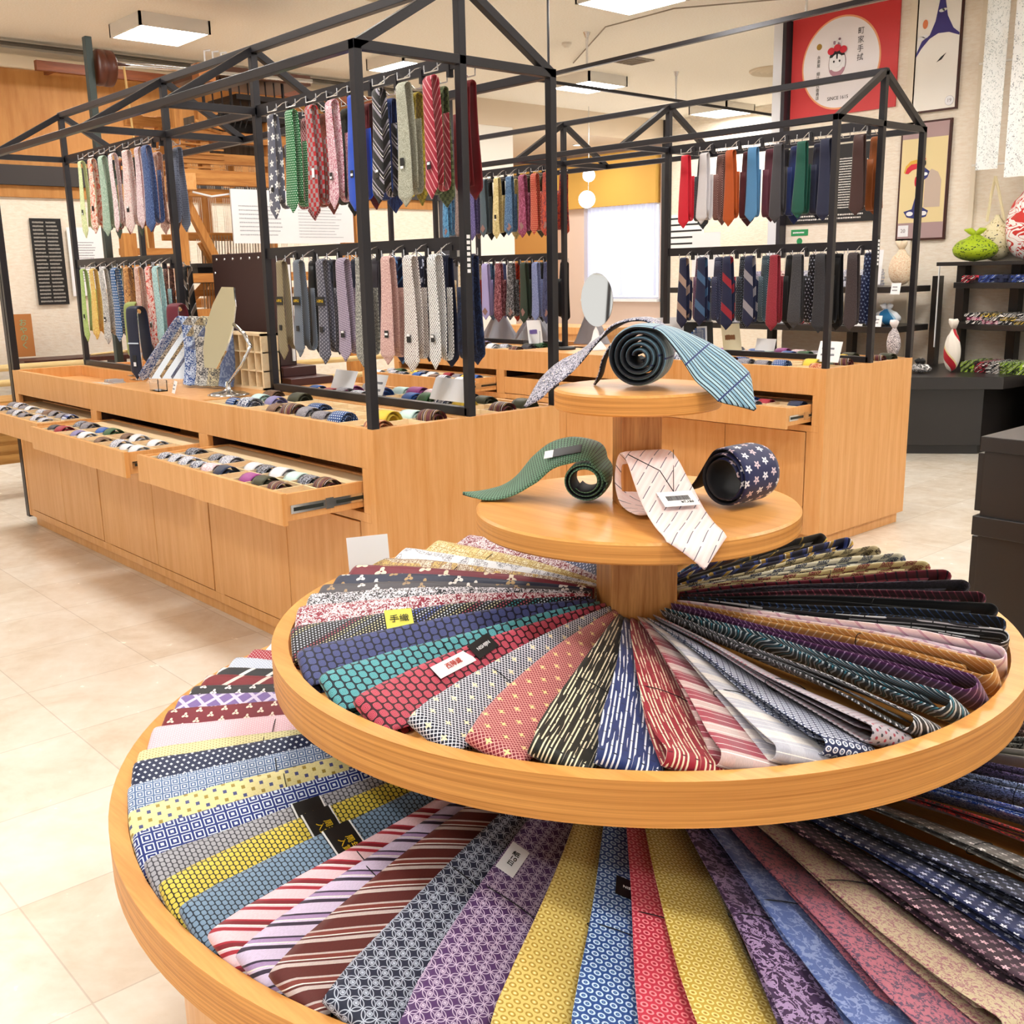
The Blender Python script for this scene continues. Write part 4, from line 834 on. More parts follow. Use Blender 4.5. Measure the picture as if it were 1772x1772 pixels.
T2 = [(6, ('tweed', '#c8d0e0', '#e4e8f0', '', .004, 0), 'pale blue ribbed'), (13, ('dot', '#dfe3ee', '#7c8cb0', '', .006, 0), 'white blue-dotted'), (20, ('dot', '#ccd2e2', '#f4f6fa', '', .0055, 0), 'ice blue knit-dotted'), (25, ('dot', '#a02034', '#e8b8bc', '', .007, 0), 'red pin-dotted'), (29, ('dot', '#b8c0d4', '#f4f6fa', '', .006, 0), 'pale grey-blue dotted'),
 (32.5, ('pin', '#1e1e24', '#e6e6e6', '', .05, 50), 'black wide-pinstriped'), (35.8, ('pin', '#7c1824', '#f0d8d0', '', .05, 50), 'dark red wide-pinstriped'), (39.5, ('bull', '#2a282c', '#f0e8e8', '', .03, 0), 'black white-blossomed'), (43, ('grid', '#8068a8', '#dcd0ec', '', .028, 45), 'purple plaid'),
 (47, ('bull', '#7c1c2c', '#f4e0d0', '', .028, 0), 'burgundy white-blossomed'), (52, ('dot', '#f0c4d0', '#fae8ec', '', .005, 0), 'pale pink dotted'), (58.5, ('dot', '#e8e0a8', '#b8a878', '', .006, 0), 'cream tan-dotted'), (61.5, ('sq', '#1c284c', '#e0e8f4', '', .011, 45), 'navy square-dotted'),
 (67.5, ('sqring', '#5a76a4', '#dfeaf8', '#e8f0fa', .0145, 0), 'light blue square-patterned'), (73, ('sq', '#efe4a4', '#4c5488', '#a89040', .017, 0), 'butter yellow dotted'), (77.5, ('sqring', '#142c7c', '#dce8f8', '', .019, 0), 'royal blue square-patterned'),
 (83, ('scale', '#3c3c44', '#9898a0', '#b8b8c0', .0088, 0), 'grey fish-scale'), (87.5, ('scale', '#2c2c1c', '#d0b838', '#e8d868', .0088, 0), 'yellow fish-scale'), (92, ('scale', '#202c38', '#6c88a4', '#8ca4bc', .0088, 0), 'slate blue fish-scale'),
 (97, ('stripe', '#ecc8d0', '#a82838', '#7c1c28', .034, -35), 'pink red-striped'), (101, ('stripe', '#d0c0dc', '#34283c', '#a88cb8', .034, -35), 'lilac striped'), (105, ('stripe', '#5c2420', '#c8b8b4', '#7c3830', .034, -35), 'brown striped'),
 (110.5, ('petal', '#1b2138', '#b4bccc', '', .021, 0), 'navy lattice-ringed'), (117, ('petal', '#4c2c60', '#c4b4cc', '', .021, 0), 'purple lattice-ringed'), (124, ('ring', '#d8c070', '#a8862c', '#f0e8b8', .0125, 0), 'gold ring-patterned'), (130, ('ring', '#1c4484', '#bcd4ec', '#5c84b8', .0125, 0), 'blue ring-patterned'),
 (135.3, ('ring', '#bc2c44', '#e88c94', '#8c1828', .0125, 0), 'red ring-patterned'), (140, ('ring', '#bc9c3c', '#e8d890', '#8c6c1c', .0125, 0), 'ochre ring-patterned'), (146, ('vine', '#3a2448', '#9c84ac', '', .025, 0), 'violet flowered'), (151, ('leaf', '#5468a0', '#8494c0', '', .03, 0), 'satin blue'),
 (155.5, ('leaf', '#b06878', '#5c4860', '', .02, 0), 'dusty rose flowered'), (161, ('leaf', '#c0b090', '#9c6470', '', .014, 0), 'beige sprigged'), (166.5, ('flower', '#3a2434', '#e0b8c4', '#9c7888', .019, 0), 'dark plum blossomed'), (171.5, ('flower', '#202c58', '#e4e8f4', '#8c94b8', .019, 20), 'navy white-blossomed'),
 (176.5, ('flower', '#1a2038', '#ccd4ec', '#78809c', .02, 40), 'midnight blossomed'), (182, ('flower', '#686460', '#f0ece8', '#a8a4a0', .022, 0), 'warm grey blossomed'), (188, ('vine', '#30181c', '#c83028', '#5c4850', .02, 0), 'black red-flowered'), (193, ('leaf', '#1c4cb0', '#c8dcf8', '', .012, 0), 'cobalt figured'),
 (198, ('vine', '#28304c', '#c8d4f0', '', .011, 0), 'ink blue flowered'), (203, ('vine', '#2c2434', '#8c78a8', '', .009, 0), 'aubergine figured'), (208, ('plain', '#b0aca0', '', '', 1, 0), 'stone grey'), (213, ('vine', '#1c1c1e', '#a8a8a4', '', .010, 0), 'black grey-flowered'),
 (218, ('vine', '#3c1c20', '#b89890', '', .010, 0), 'mahogany figured'), (223, ('pin', '#1c3474', '#8ca8e0', '', .012, 40), 'bright blue pinstriped'), (228, ('plain', '#7c1824', '', '', 1, 0), 'plain crimson'), (233, ('pin', '#44444c', '#94949c', '', .012, 50), 'grey pinstriped'),
 (238, ('pin', '#28101c', '#d8a8b0', '', .02, 50), 'black rose-striped'), (243, ('pin', '#d8d4cc', '#3c3c40', '', .012, 50), 'ivory black-striped'), (248, ('pin', '#18181c', '#e4e4e4', '', .03, 50), 'jet white-striped'), (253, ('plain', '#9c9ca4', '', '', 1, 0), 'silver grey'), (258, ('pin', '#16161c', '#a8a8a8', '', .014, 50), 'black grey-striped'), (263.5, ('tweed', '#222228', '#3c3c44', '', .004, 0), 'dark charcoal')]
def fill2():
    for i, (a, d, w) in enumerate(T2):
        ph = lerp_(a, ((110, 24), (135, 17), (180, 18), (200, 42)))
        t, ce, wi, se = tray_tie(a, d, w, Z4-.03, .30, .930, 'lower', lerp_(a, ((100, 50), (130, 26), (180, 26), (200, 52))), ph, .052, 100+i, ('thread',) if i % 3 else ())
        def put(f, s, wd, ht, mat, name, body, bs, bm, edge=None):
            c, e, nn = ce(f, wi(f)); c = c+nn*(se(f)+.0062)+e*s; X = e; Yv = nn.cross(X).normalized()
            M = Matrix(((X.x, Yv.x, nn.x, c.x), (X.y, Yv.y, nn.y, c.y), (X.z, Yv.z, nn.z, c.z), (0, 0, 0, 1)))
            if edge: G().box(-wd/2, wd/2, -ht/2-.003, ht/2+.003, -.0002, .0004, 0, M).build('band_edge', M_WHITE, t)
            G().box(-wd/2, wd/2, -ht/2, ht/2, 0, .0008, 0, M).build(name, mat, t)
            if body: text('band_print', body, bs, c+nn*.0009, X, Yv, bm, t)
        if w.endswith('fish-scale'): put(.60, 0, wi(.6)*2.02, .046, M_BLK, 'paper_band', '周年記念\n入賞作品', .0135, M_GOLD, 1)
        if w == 'purple lattice-ringed': put(.44, -.03, .03, .07, M_WHITE, 'price_tag', '紙\n10\n日', .012, M_INK)
        if w == 'blue ring-patterned': put(.46, 0, .05, .045, M_BLK, 'brand_tag', 'NISHIJIN', .008, M_WHITE)
fill2()

# ------------------------------------------------------------------ ties displayed on the discs
def plane_ribbon(o, b, a, pts, hw, th, des, shift=0., tilt=None, side=1):
    """pts (along b, z) control points -> smooth ribbon whose width runs along a"""
    c = [Vector(q) for q in pts]; out = []
    for i in range(len(c)-1):
        p0 = c[max(i-1, 0)]; p1 = c[i]; p2 = c[i+1]; p3 = c[min(i+2, len(c)-1)]
        for k in range(6):
            t = k/6; out.append(.5*((2*p1)+(p2-p0)*t+(2*p0-5*p1+4*p2-p3)*t*t+(3*p1-p0-3*p2+p3)*t*t*t))
    out.append(c[-1]); P = [o+b*q.x+UP*q.y+a*(q.z if len(q) > 2 else 0) for q in out]
    E = []; N = []; n = len(P); L = [0]
    for i in range(1, n): L.append(L[-1]+(P[i]-P[i-1]).length)
    H = []
    for i in range(n):
        d = (P[min(i+1, n-1)]-P[max(i-1, 0)]).normalized(); nn = a.cross(d).normalized(); nu = nn if nn.z > 0 else -nn
        tt = tilt(L[i]/L[-1]) if tilt else 0; e = (a*cos(tt)+nu*sin(tt)).normalized(); E.append(e); N.append(e.cross(d).normalized()*side)
        rem = L[-1]-L[i]; w = hw if not callable(hw) else hw(L[i]/L[-1])
        H.append(min(w, rem*.95+.001))
    g = G().ribbon(P, [q*side for q in E], N, H, th, 0, SECT); k = len(SECT)
    for i in range(len(P)-1):
        for j in range(k):
            if 5 <= j <= 9: g.mi[i*k+j] = 1
    g.fr = (P, E, N, L); return g
def spiral(cx, cz, r0, r1, turns, a_end, ccw=-1, n=16, sq=1.):
    pts = []; m = int(turns*n)
    for i in range(m+1):
        f = i/m; a = a_end-ccw*(1-f)*turns*2*pi; r = r0+(r1-r0)*f; pts.append((cx+r*cos(a), cz+r*sin(a)*sq, 0))
    return pts
SB = -1
def disc_ties():
    C1 = Vector((CX, CY, Z1)); C2 = Vector((CX, CY, Z2))
    # blue striped roll on the top disc
    th = radians(20); a = (FV*cos(th)+RV*sin(th)).normalized(); b = (RV*cos(th)-FV*sin(th)).normalized()
    t = thing('necktie', 'pale blue striped tie rolled on top disc, tail falling to the right', 'tie', C1, 'rolled ties on the discs')
    st_mat = silk(('lines', '#7fa6bd', '#a4c4d2', '#26346c', .0075, 0))
    LIN = plain('dark_lining', '#10131c', .7)
    def ramp01(f, a, b): return min(1, max(0, (f-a)/(b-a)))
    o = C1-FV*.04
    pts = spiral(.005, .059, .010, .053, 4.2, pi/2, -1, 14, .98)+[(.045, .104, 0), (.085, .078, -.004), (.125, .044, -.01), (.16, .016, -.016), (.205, -.030, -.02)]
    plane_ribbon(o, b, a, pts, lambda f: .040+.010*ramp01(f, .7, .9), .008, None, tilt=lambda f: .62*ramp01(f, .80, .9), side=SB).build('rolled_blade', [st_mat, LIN], t, smooth=True)
    # floral one behind, tail to the left
    t = thing('necktie', 'navy white-flowered tie draped behind blue roll, tail falling to the left', 'tie', C1+FV*.05, 'rolled ties on the discs')
    mt = silk(('vine', '#1c2344', '#d9d4e4', '#e0cf9a', .007, 0)); o = C1+FV*.028+RV*.0
    pts = spiral(.012, .062, .014, .058, 2.6, pi/2, 1, 14)
    pts = [(x, z, 0) for x, z, _ in pts]+[(-.03, .112, 0), (-.07, .082, 0), (-.11, .045, -.01), (-.155, .012, -.03), (-.20, -.04, -.045)]
    plane_ribbon(o, b, a, pts, lambda f: .032+.008*ramp01(f, .6, .9), .007, None, tilt=lambda f: .5*ramp01(f, .74, .88), side=-SB).build('rolled_blade', [mt, LIN], t, smooth=True)
    plane_ribbon(o-FV*.02, b, a, [(-.045, .075, 0), (-.06, .05, 0), (-.068, .02, 0), (-.08, .001, 0)], .018, .005, None).build('narrow_blade', [mt, LIN], t, smooth=True)
    # green knit roll, tail to the left
    th = radians(14); a = (FV*cos(th)+RV*sin(th)).normalized(); b = (RV*cos(th)-FV*sin(th)).normalized()
    t = thing('necktie', 'dark green knit-textured tie rolled on middle disc, tail to the left', 'tie', C2-RV*.1, 'rolled ties on the discs')
    mt = silk(('scale', '#0e1c14', '#4a7658', '#7aa488', .0062, 0)); o = C2-RV*.088+FV*.035
    pts = spiral(0, .043, .022, .042, 2.6, pi*.42, 1, 16, .9)+[(-.03, .096, 0), (-.07, .084, 0), (-.105, .055, 0), (-.14, .026, 0), (-.175, .010, 0), (-.215, .006, -.004), (-.245, .007, -.006)]
    pts[-8:-7] = [(.012, .094, 0)]
    gg = plane_ribbon(o, b, a, pts, lambda f: .036+.009*ramp01(f, .5, .8), .007, None, tilt=lambda f: .5*ramp01(f, .55, .7)*(1-ramp01(f, .8, .95)), side=-SB); gg.build('rolled_blade', [mt, LIN], t, smooth=True)
    X = (-b*.86-UP*.5).normalized(); Yv = -a; nn = X.cross(Yv); nn = nn if nn.z > 0 else -nn
    def tagbox(c, X, Yv, w, h, mat, name, par):
        n_ = X.cross(Yv).normalized(); n_ = n_ if n_.z > 0 else -n_
        M = Matrix(((X.x, Yv.x, n_.x, c.x), (X.y, Yv.y, n_.y, c.y), (X.z, Yv.z, n_.z, c.z), (0, 0, 0, 1)))
        G().box(-w/2, w/2, -h/2, h/2, 0, .001, 0, M).build(name, mat, par); return n_
    P_, E_, N_, L_a = gg.fr; j = min(range(len(P_)), key=lambda q: abs(L_a[q]/L_a[-1]-.70)); nu = N_[j] if N_[j].z > 0 else -N_[j]; c = P_[j]+nu*.005-E_[j]*.008; X = (P_[j+1]-P_[j]).normalized(); Yv = -E_[j]
    n_ = tagbox(c, X, Yv, .055, .024, M_BLK, 'brand_tag', t); tagbox(c+X*.03-n_*.0006, X, Yv, .03, .022, M_WHITE, 'price_tag', t)
    # navy floral roll on the right
    th = radians(50); a = (FV*cos(th)+RV*sin(th)).normalized(); b = (RV*cos(th)-FV*sin(th)).normalized()
    t = thing('necktie', 'navy tie with white blossoms rolled at right of middle disc', 'tie', C2+RV*.17, 'rolled ties on the discs')
    mt = silk(('flower', '#1f2550', '#e6e6ee', '#d8c4cc', .026, 10)); o = C2+RV*.185-FV*.03
    pts = [(-.115, .004, 0), (-.095, .03, 0), (-.06, .072, 0)]
    sp = spiral(0, .056, .030, .053, 2.6, pi*.75, 1, 16); sp = sp[::-1]
    pts = [(-.135, .012, 0), (-.11, .016, 0), (-.085, .035, 0)]+sp
    plane_ribbon(o, b, a, pts, lambda f: .016+.034*min(1, f*4), .007, None, side=SB).build('rolled_blade', [mt, LIN], t, smooth=True)
    tagbox(o-b*.115+UP*.018-a*.02, b, a, .03, .02, M_WHITE, 'price_tag', t)
    # pink tie falling over the front edge
    dr = (-FV*.97+RV*.22).normalized(); a = (RV*.97+FV*.22).normalized()
    t = thing('necktie', 'pale pink striped tie with barcode tag falling over middle disc edge', 'tie', C2-FV*.15, 'rolled ties on the discs')
    pk = NT('silk_pink', .45); u, v, _ = pk.sep(pk.xyz('UV')); x = pk.m('ADD', pk.m('MULTIPLY', u, .8), pk.m('MULTIPLY', v, .6))
    f = pk.m('FRACT', pk.m('DIVIDE', x, .021)); y = pk.m('FRACT', pk.m('DIVIDE', v, .035)); k = pk.m('MULTIPLY', pk.m('LESS_THAN', f, .07), pk.m('LESS_THAN', y, .8))
    f2 = pk.m('LESS_THAN', pk.m('FRACT', pk.m('DIVIDE', x, .0105)), .5)
    pk.col(pk.mix(k, pk.mix(pk.m('MULTIPLY', f2, .5), hx('#f3d8d4'), hx('#f8e8e4')), hx('#5c5868')))
    o = C2-FV*.035-RV*.0
    pts = [(.1, .012, 0), (.05, .010, 0), (.01, .018, 0), (-.012, .05, 0), (.0, .088, 0), (.03, .108, 0), (.07, .098, 0), (.11, .072, 0), (.17, .036, 0), (.22, .018, 0), (.262, .010, 0), (.285, -.006, 0), (.305, -.034, 0)]
    plane_ribbon(o, dr, a, pts, lambda f: .042+.009*min(1, max(0, (f-.3)*3)), .007, None).build('folded_blade', [pk.mat, pk.mat], t, smooth=True)
    X = a; Yv = (dr*-.93+UP*.34).normalized(); c = o+dr*.165+UP*.049+a*.01
    n_ = tagbox(c, X, Yv, .062, .045, M_WHITE, 'price_tag', t); n_ = X.cross(Yv).normalized()
    M = Matrix(((X.x, Yv.x, n_.x, c.x), (X.y, Yv.y, n_.y, c.y), (X.z, Yv.z, n_.z, c.z), (0, 0, 0, 1))); g = G(); x = -.02
    while x < .02:
        w = random.choice((.0006, .001, .0015)); g.box(x, x+w, -.006, .008, .0012, .0015, 0, M); x += w+random.choice((.0006, .001))
    g.build('barcode', M_INK, t); text('price_print', '¥7,150', .008, c-Yv*.013+X*.012+n_*.0012, X, Yv, M_INK, t)
    c0 = o+dr*.05+UP*.112
    G().tube([c0-a*.045+dr*.02, c0+dr*.055-UP*.025, c+Yv*.022+n_*.001], .0009, 5).build('thread', M_THREAD, t); G().tube([c0+a*.046+dr*.0, c+Yv*.022+n_*.001], .0007, 5).build('thread', M_THREAD, t)
disc_ties()
# ------------------------------------------------------------------ things on the left cabinet
def acrylic():
    if 'acrylic' in MC: return MC['acrylic']
    t = NT('acrylic', .05, 0, .5); t.b.inputs['Transmission Weight'].default_value = 1.; t.b.inputs['IOR'].default_value = 1.3; t.col((.95, .96, .98, 1)); MC['acrylic'] = t.mat; return t.mat
def frameM(c, X, Y):
    X = Vector(X).normalized(); Y = Vector(Y); Y = (Y-X*Y.dot(X)).normalized(); Z = X.cross(Y); c = Vector(c)
    return Matrix(((X.x, Y.x, Z.x, c.x), (X.y, Y.y, Z.y, c.y), (X.z, Y.z, Z.z, c.z), (0, 0, 0, 1)))
def rows(g, x0, x1, z0, z1, n, M, m=0, seed=1, gap=.5, seg=2):
    """rows of small printed marks, for writing too small to read"""
    r = random.Random(seed); h = (z1-z0)/n
    for i in range(n):
        z = z1-(i+.5)*h
        for k in range(seg):
            a = x0+(x1-x0)*k/seg; b = a+(x1-x0)/seg*r.uniform(.75, .94); x = a
            while x < b-.002:
                w = (x1-x0)*r.uniform(.012, .03); g.box(x, min(b, x+w), z-h*gap/2*r.uniform(.7, 1), z+h*gap/2*r.uniform(.7, 1), 0, .0012, m, M); x += w+(x1-x0)*.008
def placard(c, X, Yv, w, h, label, th=.002, n=3, name='price_card', cat='sign', mark=True, seed=1, mat=None, group=None, ink=None):
    t = thing(name, label, cat, Vector(c)-Vector(Yv).normalized()*h/2, group); M = frameM(c, X, Yv)
    G().box(-w/2, w/2, -h/2, h/2, -th, 0, 0, M).build('board', mat or M_WHITE, t)
    if mark:
        g = G(); rows(g, -w*.35, w*.35, -h*.3, h*.3, n, M, 0, seed, .35, 1); g.build('print', ink or plain('grey_ink', '#8a8a92', .7), t)
    return t
def small_ribbon(P, E, hw, th, mat, name, parent=None):
    P = [Vector(p) for p in P]; out = []
    for i in range(len(P)-1):
        p0 = P[max(i-1, 0)]; p1 = P[i]; p2 = P[i+1]; p3 = P[min(i+2, len(P)-1)]
        for k in range(5):
            t = k/5; out.append(.5*((2*p1)+(p2-p0)*t+(2*p0-5*p1+4*p2-p3)*t*t+(3*p1-p0-3*p2+p3)*t*t*t))
    out.append(P[-1]); n = len(out); E = Vector(E).normalized(); N = []; Es = []; L = [0]; H = []
    for i in range(1, n): L.append(L[-1]+(out[i]-out[i-1]).length)
    for i in range(n):
        d = (out[min(i+1, n-1)]-out[max(i-1, 0)]).normalized(); Es.append(E); N.append(E.cross(d).normalized())
        H.append(min(hw, (L[-1]-L[i])*.95+.0012, L[i]*.95+.0012))
    g = G().ribbon(out, Es, N, H, th, 0, SECT)
    return g
XV = Vector((-1, 0, 0))     # reads left to right when seen from the aisle
def left_top():
    # navy tie over a stand, plus two more behind
    for (x, y, zt, zb, des, nm, lab) in ((2.40, -.25, 1.284, .925, ('pin', '#1c2034', '#242a44', '', .005, 90), 'navy', 'navy ribbed tie looped over a clear stand on left cabinet'),
                                 (2.62, -.33, 1.30, 1.0, ('plain', '#98a45c', '', '', 1, 0), 'green', 'sage green tie looped over stand behind the navy one'),
                                 (2.17, -.36, 1.295, 1.0, ('plain', '#6c2030', '', '', 1, 0), 'wine', 'wine red knit tie looped over stand behind the navy one')):
        t = thing('necktie', lab, 'tie', (x, y, zb), 'ties looped over stands'); mt = silk(des)
        Fv = -FV*.9-RV*.44; Ev = RV*.9-FV*.44; c0 = Vector((x, y, 0))
        def pt(o_, z): return c0+Fv*o_+UP*z
        P = [pt(.035, zb), pt(.035, zb+.05), pt(.036, (zt+zb)/2), pt(.034, zt-.03), pt(.012, zt-.002), pt(-.02, zt-.008), pt(-.036, zt-.05), pt(-.045, (zt+zb)/2), pt(-.055, zb+.06)]
        small_ribbon(P, Ev, .037, .008, mt, 'b').build('folded_blade', mt, t, smooth=True)
        Mt = frameM(pt(.0405, 0), Ev, UP)
        if nm != 'green':
            G().box(-.036, .036, (zt+zb)/2-.004, (zt+zb)/2+.003, 0, .002, 0, Mt).build('clasp', M_CHROME, t)
        if nm == 'navy':
            G().box(-.012, .012, zb+.06, zb+.12, 0, .002, 0, Mt).build('price_tag', M_BLK, t); G().box(-.008, .008, zb+.065, zb+.085, .002, .003, 0, Mt).build('tag_label', M_WHITE, t)
        st = G().box(x-.05, x+.05, y-.06, y+.05, TZ, TZ+.004).tube([(x, y, TZ), (x, y, zt-.03)], .006, 8).tube([(x-.03, y, zt-.025), (x+.03, y, zt-.025)], .012, 8)
        one('tie_stand', st, acrylic(), 'clear acrylic stand holding the looped %s tie' % nm, 'stand')
    # slanted acrylic stand with four patterned ties
    t = thing('display_stand', 'slanted clear acrylic stand carrying patterned ties on left cabinet', 'stand', (1.95, -.27, TZ))
    G().poly([(2.22, -.19, TZ), (1.93, -.27, TZ), (1.93, -.27, 1.19)], (-.22, -.07, 0)).build('wedge', acrylic(), t)
    for k, (des, w) in enumerate(((('vine', '#2c4c8c', '#c8d4e8', '', .02, 0), 'blue white-streaked'), (('vine', '#d0ccc4', '#44444c', '', .02, 0), 'grey figured'), (('vine', '#cdbf9c', '#54504c', '', .02, 0), 'sand figured'), (('tweed', '#5c6c94', '#8494b4', '', .01, 0), 'faded blue'))):
        mt = silk(des); b0 = Vector((2.26, -.19, TZ+.008))+Vector((-.075, -.022, 0))*k; ax = Vector((-.32, -.085, .30))
        P = [b0, b0+ax*.12+UP*.004, b0+ax*.55+UP*.006, b0+ax, b0+ax+Vector((-.03, -.008, .0)), b0+ax+Vector((-.05, -.01, -.06)), b0+ax+Vector((-.07, -.0, -.20)), b0+ax+Vector((-.10, .03, -.285)), b0+ax+Vector((-.15, .06, -.295))]
        one('necktie', small_ribbon(P, (-.55, -.80, -.1), .034, .006, mt, 'n'), mt, '%s tie draped over the slanted clear stand' % w, 'tie', 'ties on the slanted stand', smooth=True)
    # round-based table mirror with an octagonal plate
    t = thing('table_mirror', 'chrome-footed table mirror with tilted long octagonal plate on left cabinet', 'mirror', (1.36, -.19, TZ))
    G().lathe([(.001, TZ), (.088, TZ), (.09, TZ+.004), (.07, TZ+.012), (.03, TZ+.018), (.012, TZ+.028), (.009, TZ+.06), (.001, TZ+.06)], (1.36, -.19, 0), 40).build('base', M_CHROME, t, smooth=True)
    G().tube([(1.36, -.19, TZ+.05), (1.25, -.2, 1.05), (1.17, -.21, 1.135)], .007).build('lower_arm', M_CHROME, t, smooth=True)
    G().tube([(1.17, -.21, 1.135), (1.24, -.22, 1.185), (1.36, -.24, 1.22)], .008).build('upper_arm', M_CHROME, t, smooth=True)
    d = (RV*.075+UP*.34+FV*.10).normalized(); w = RV*.8-FV*.5; w = (w-d*w.dot(d)).normalized(); c = Vector((1.44, -.21, 1.205))
    pts = [c+d*(b*.181)+w*(a*.082) for a, b in ((-.45, 1), (.45, 1), (.85, .55), (1, 0), (.85, -.55), (.45, -1), (-.45, -1), (-.85, -.55), (-1, 0), (-.85, .55))]
    nn = w.cross(d).normalized(); nn = nn if nn.dot(-FV) > 0 else -nn
    G().poly([p-nn*.008 for p in pts], nn*.006).build('back_plate', M_CHROME, t)
    mm = NT('mirror_glass', .04, 1.); mm.col(hx('#eeecd6')); G().poly([p-nn*.0015 for p in pts], nn*.003).build('mirror_plate', mm.mat, t)
    # pigeonhole box
    t = thing('pigeonhole_box', 'pale wood pigeonhole box of small open cells behind table mirror', 'box', (1.82, -.43, TZ))
    x0, x1, y0, y1, z0, z1 = 1.40, 2.24, -.475, -.385, TZ, 1.17
    G().box(x0, x1, y0, y0+.006, z0, z1).box(x0, x0+.012, y0, y1, z0, z1).box(x1-.012, x1, y0, y1, z0, z1).box(x0, x1, y0, y1, z1-.01, z1).box(x0, x1, y0, y1, z0, z0+.01).build('case', M_INNER, t)
    g = G()
    for k in range(1, 12): x = x0+(x1-x0)*k/12; g.box(x-.003, x+.003, y0, y1-.002, z0, z1-.01)
    for k in (1, 2): z = z0+(z1-z0)*k/3; g.box(x0, x1, y0, y1-.002, z-.003, z+.003)
    g.build('cell_divider', M_INNER, t)
    # dark studded board on a stepped plinth
    t = thing('display_board', 'tall dark maroon studded board behind the pigeonhole box', 'board', (1.95, -.64, TZ))
    G().box(1.64, 2.24, -.70, -.60, 1.0, 1.53).build('panel', plain('maroon_board', '#3c2220', .5), t, bevel=.003)
    g = G()
    for k in range(7): g.lathe([(.001, .004), (.006, .002), (.007, 0)], (0, 0, 0), 8, 0, Matrix.Translation((1.68+k*.085, -.60, 1.505)) @ Matrix.Rotation(-pi/2, 4, 'X'))
    for k in range(4):
        for x in (1.665, 2.215): g.lathe([(.001, .004), (.006, .002), (.007, 0)], (0, 0, 0), 8, 0, Matrix.Translation((x, -.60, 1.08+k*.12)) @ Matrix.Rotation(-pi/2, 4, 'X'))
    g.build('stud', M_WIRE, t); G().box(1.632, 1.64, -.69, -.675, 1.02, 1.47).build('edge_strip', M_WHITE, t)
    G().box(1.45, 2.3, -.78, -.55, TZ, .955).box(1.55, 2.28, -.75, -.57, .955, 1.0).build('plinth', plain('maroon_plinth', '#40191a', .4), t, bevel=.003)
    # papers and flat ties in the sunken tray
    for k, (des, w, x) in enumerate(((('vine', '#e4dccc', '#8c8478', '', .02, 0), 'ivory figured', 2.55), (('vine', '#c8a878', '#7c6448', '', .02, 0), 'sand-coloured', 2.67), (('tweed', '#dcd8d4', '#b8b0a8', '', .01, 0), 'pale grey', 2.79), (('vine', '#c0a890', '#e4dccc', '', .02, 0), 'beige figured', 2.91))):
        one('necktie', small_ribbon([(x-.16, -.30, .868), (x-.05, -.24, .872), (x+.1, -.15, .874), (x+.2, -.08, .868)], (.5, .8, 0), .034, .008, None, 'n'), silk(des), '%s tie lying flat in the sunken far tray' % w, 'tie', 'ties lying flat in the sunken tray', smooth=True)
    placard((2.86, -.42, .975), XV, (0, -.25, 1), .085, .105, 'small white price card standing at far end of left cabinet', n=2, seed=3)
    placard((1.60, -.055, .95), XV+Vector((0, .2, 0)), (0, -.3, 1), .05, .055, 'tiny white price card at left cabinet front edge by the clear holder', n=2, seed=4)
    one('card_holder', G().box(1.74, 1.83, -.085, -.04, TZ, .925).box(1.74, 1.83, -.045, -.041, TZ, .975).box(1.74, 1.83, -.085, -.081, TZ, .97), acrylic(), 'small clear empty card holder on left cabinet top', 'holder')
    one('tie_clip_set', G().box(2.30, 2.42, -.12, -.06, TZ, .926).box(2.32, 2.34, -.12, -.05, .926, .938).box(2.37, 2.40, -.115, -.055, .926, .936), plain('clip_silver', '#d0d4de', .3, .7), 'small cluster of silver tie clips beneath the navy tie', 'tie clip')
    for (x, y, w, h, lab, s) in ((1.05, -.58, .17, .085, 'wide white leaning card behind near rack base, left one', 5), (.62, -.46, .085, .10, 'white price card leaning on near rack base rail', 6), (.33, -.60, .24, .09, 'wide white leaning card behind near rack base, right one', 7)):
        placard((x, y, TZ+.012+h/2), XV, (0, -.45, 1), w, h, lab, n=2, seed=s, mark=(s == 6))
left_top()
placard((CX+.607, CY+.195, Z3+.045), (RV*.93+FV*.35).normalized(), UP*.95+FV*.2, .092, .075, 'blank white card standing at back edge of upper round tray', mark=False, name='blank_card')

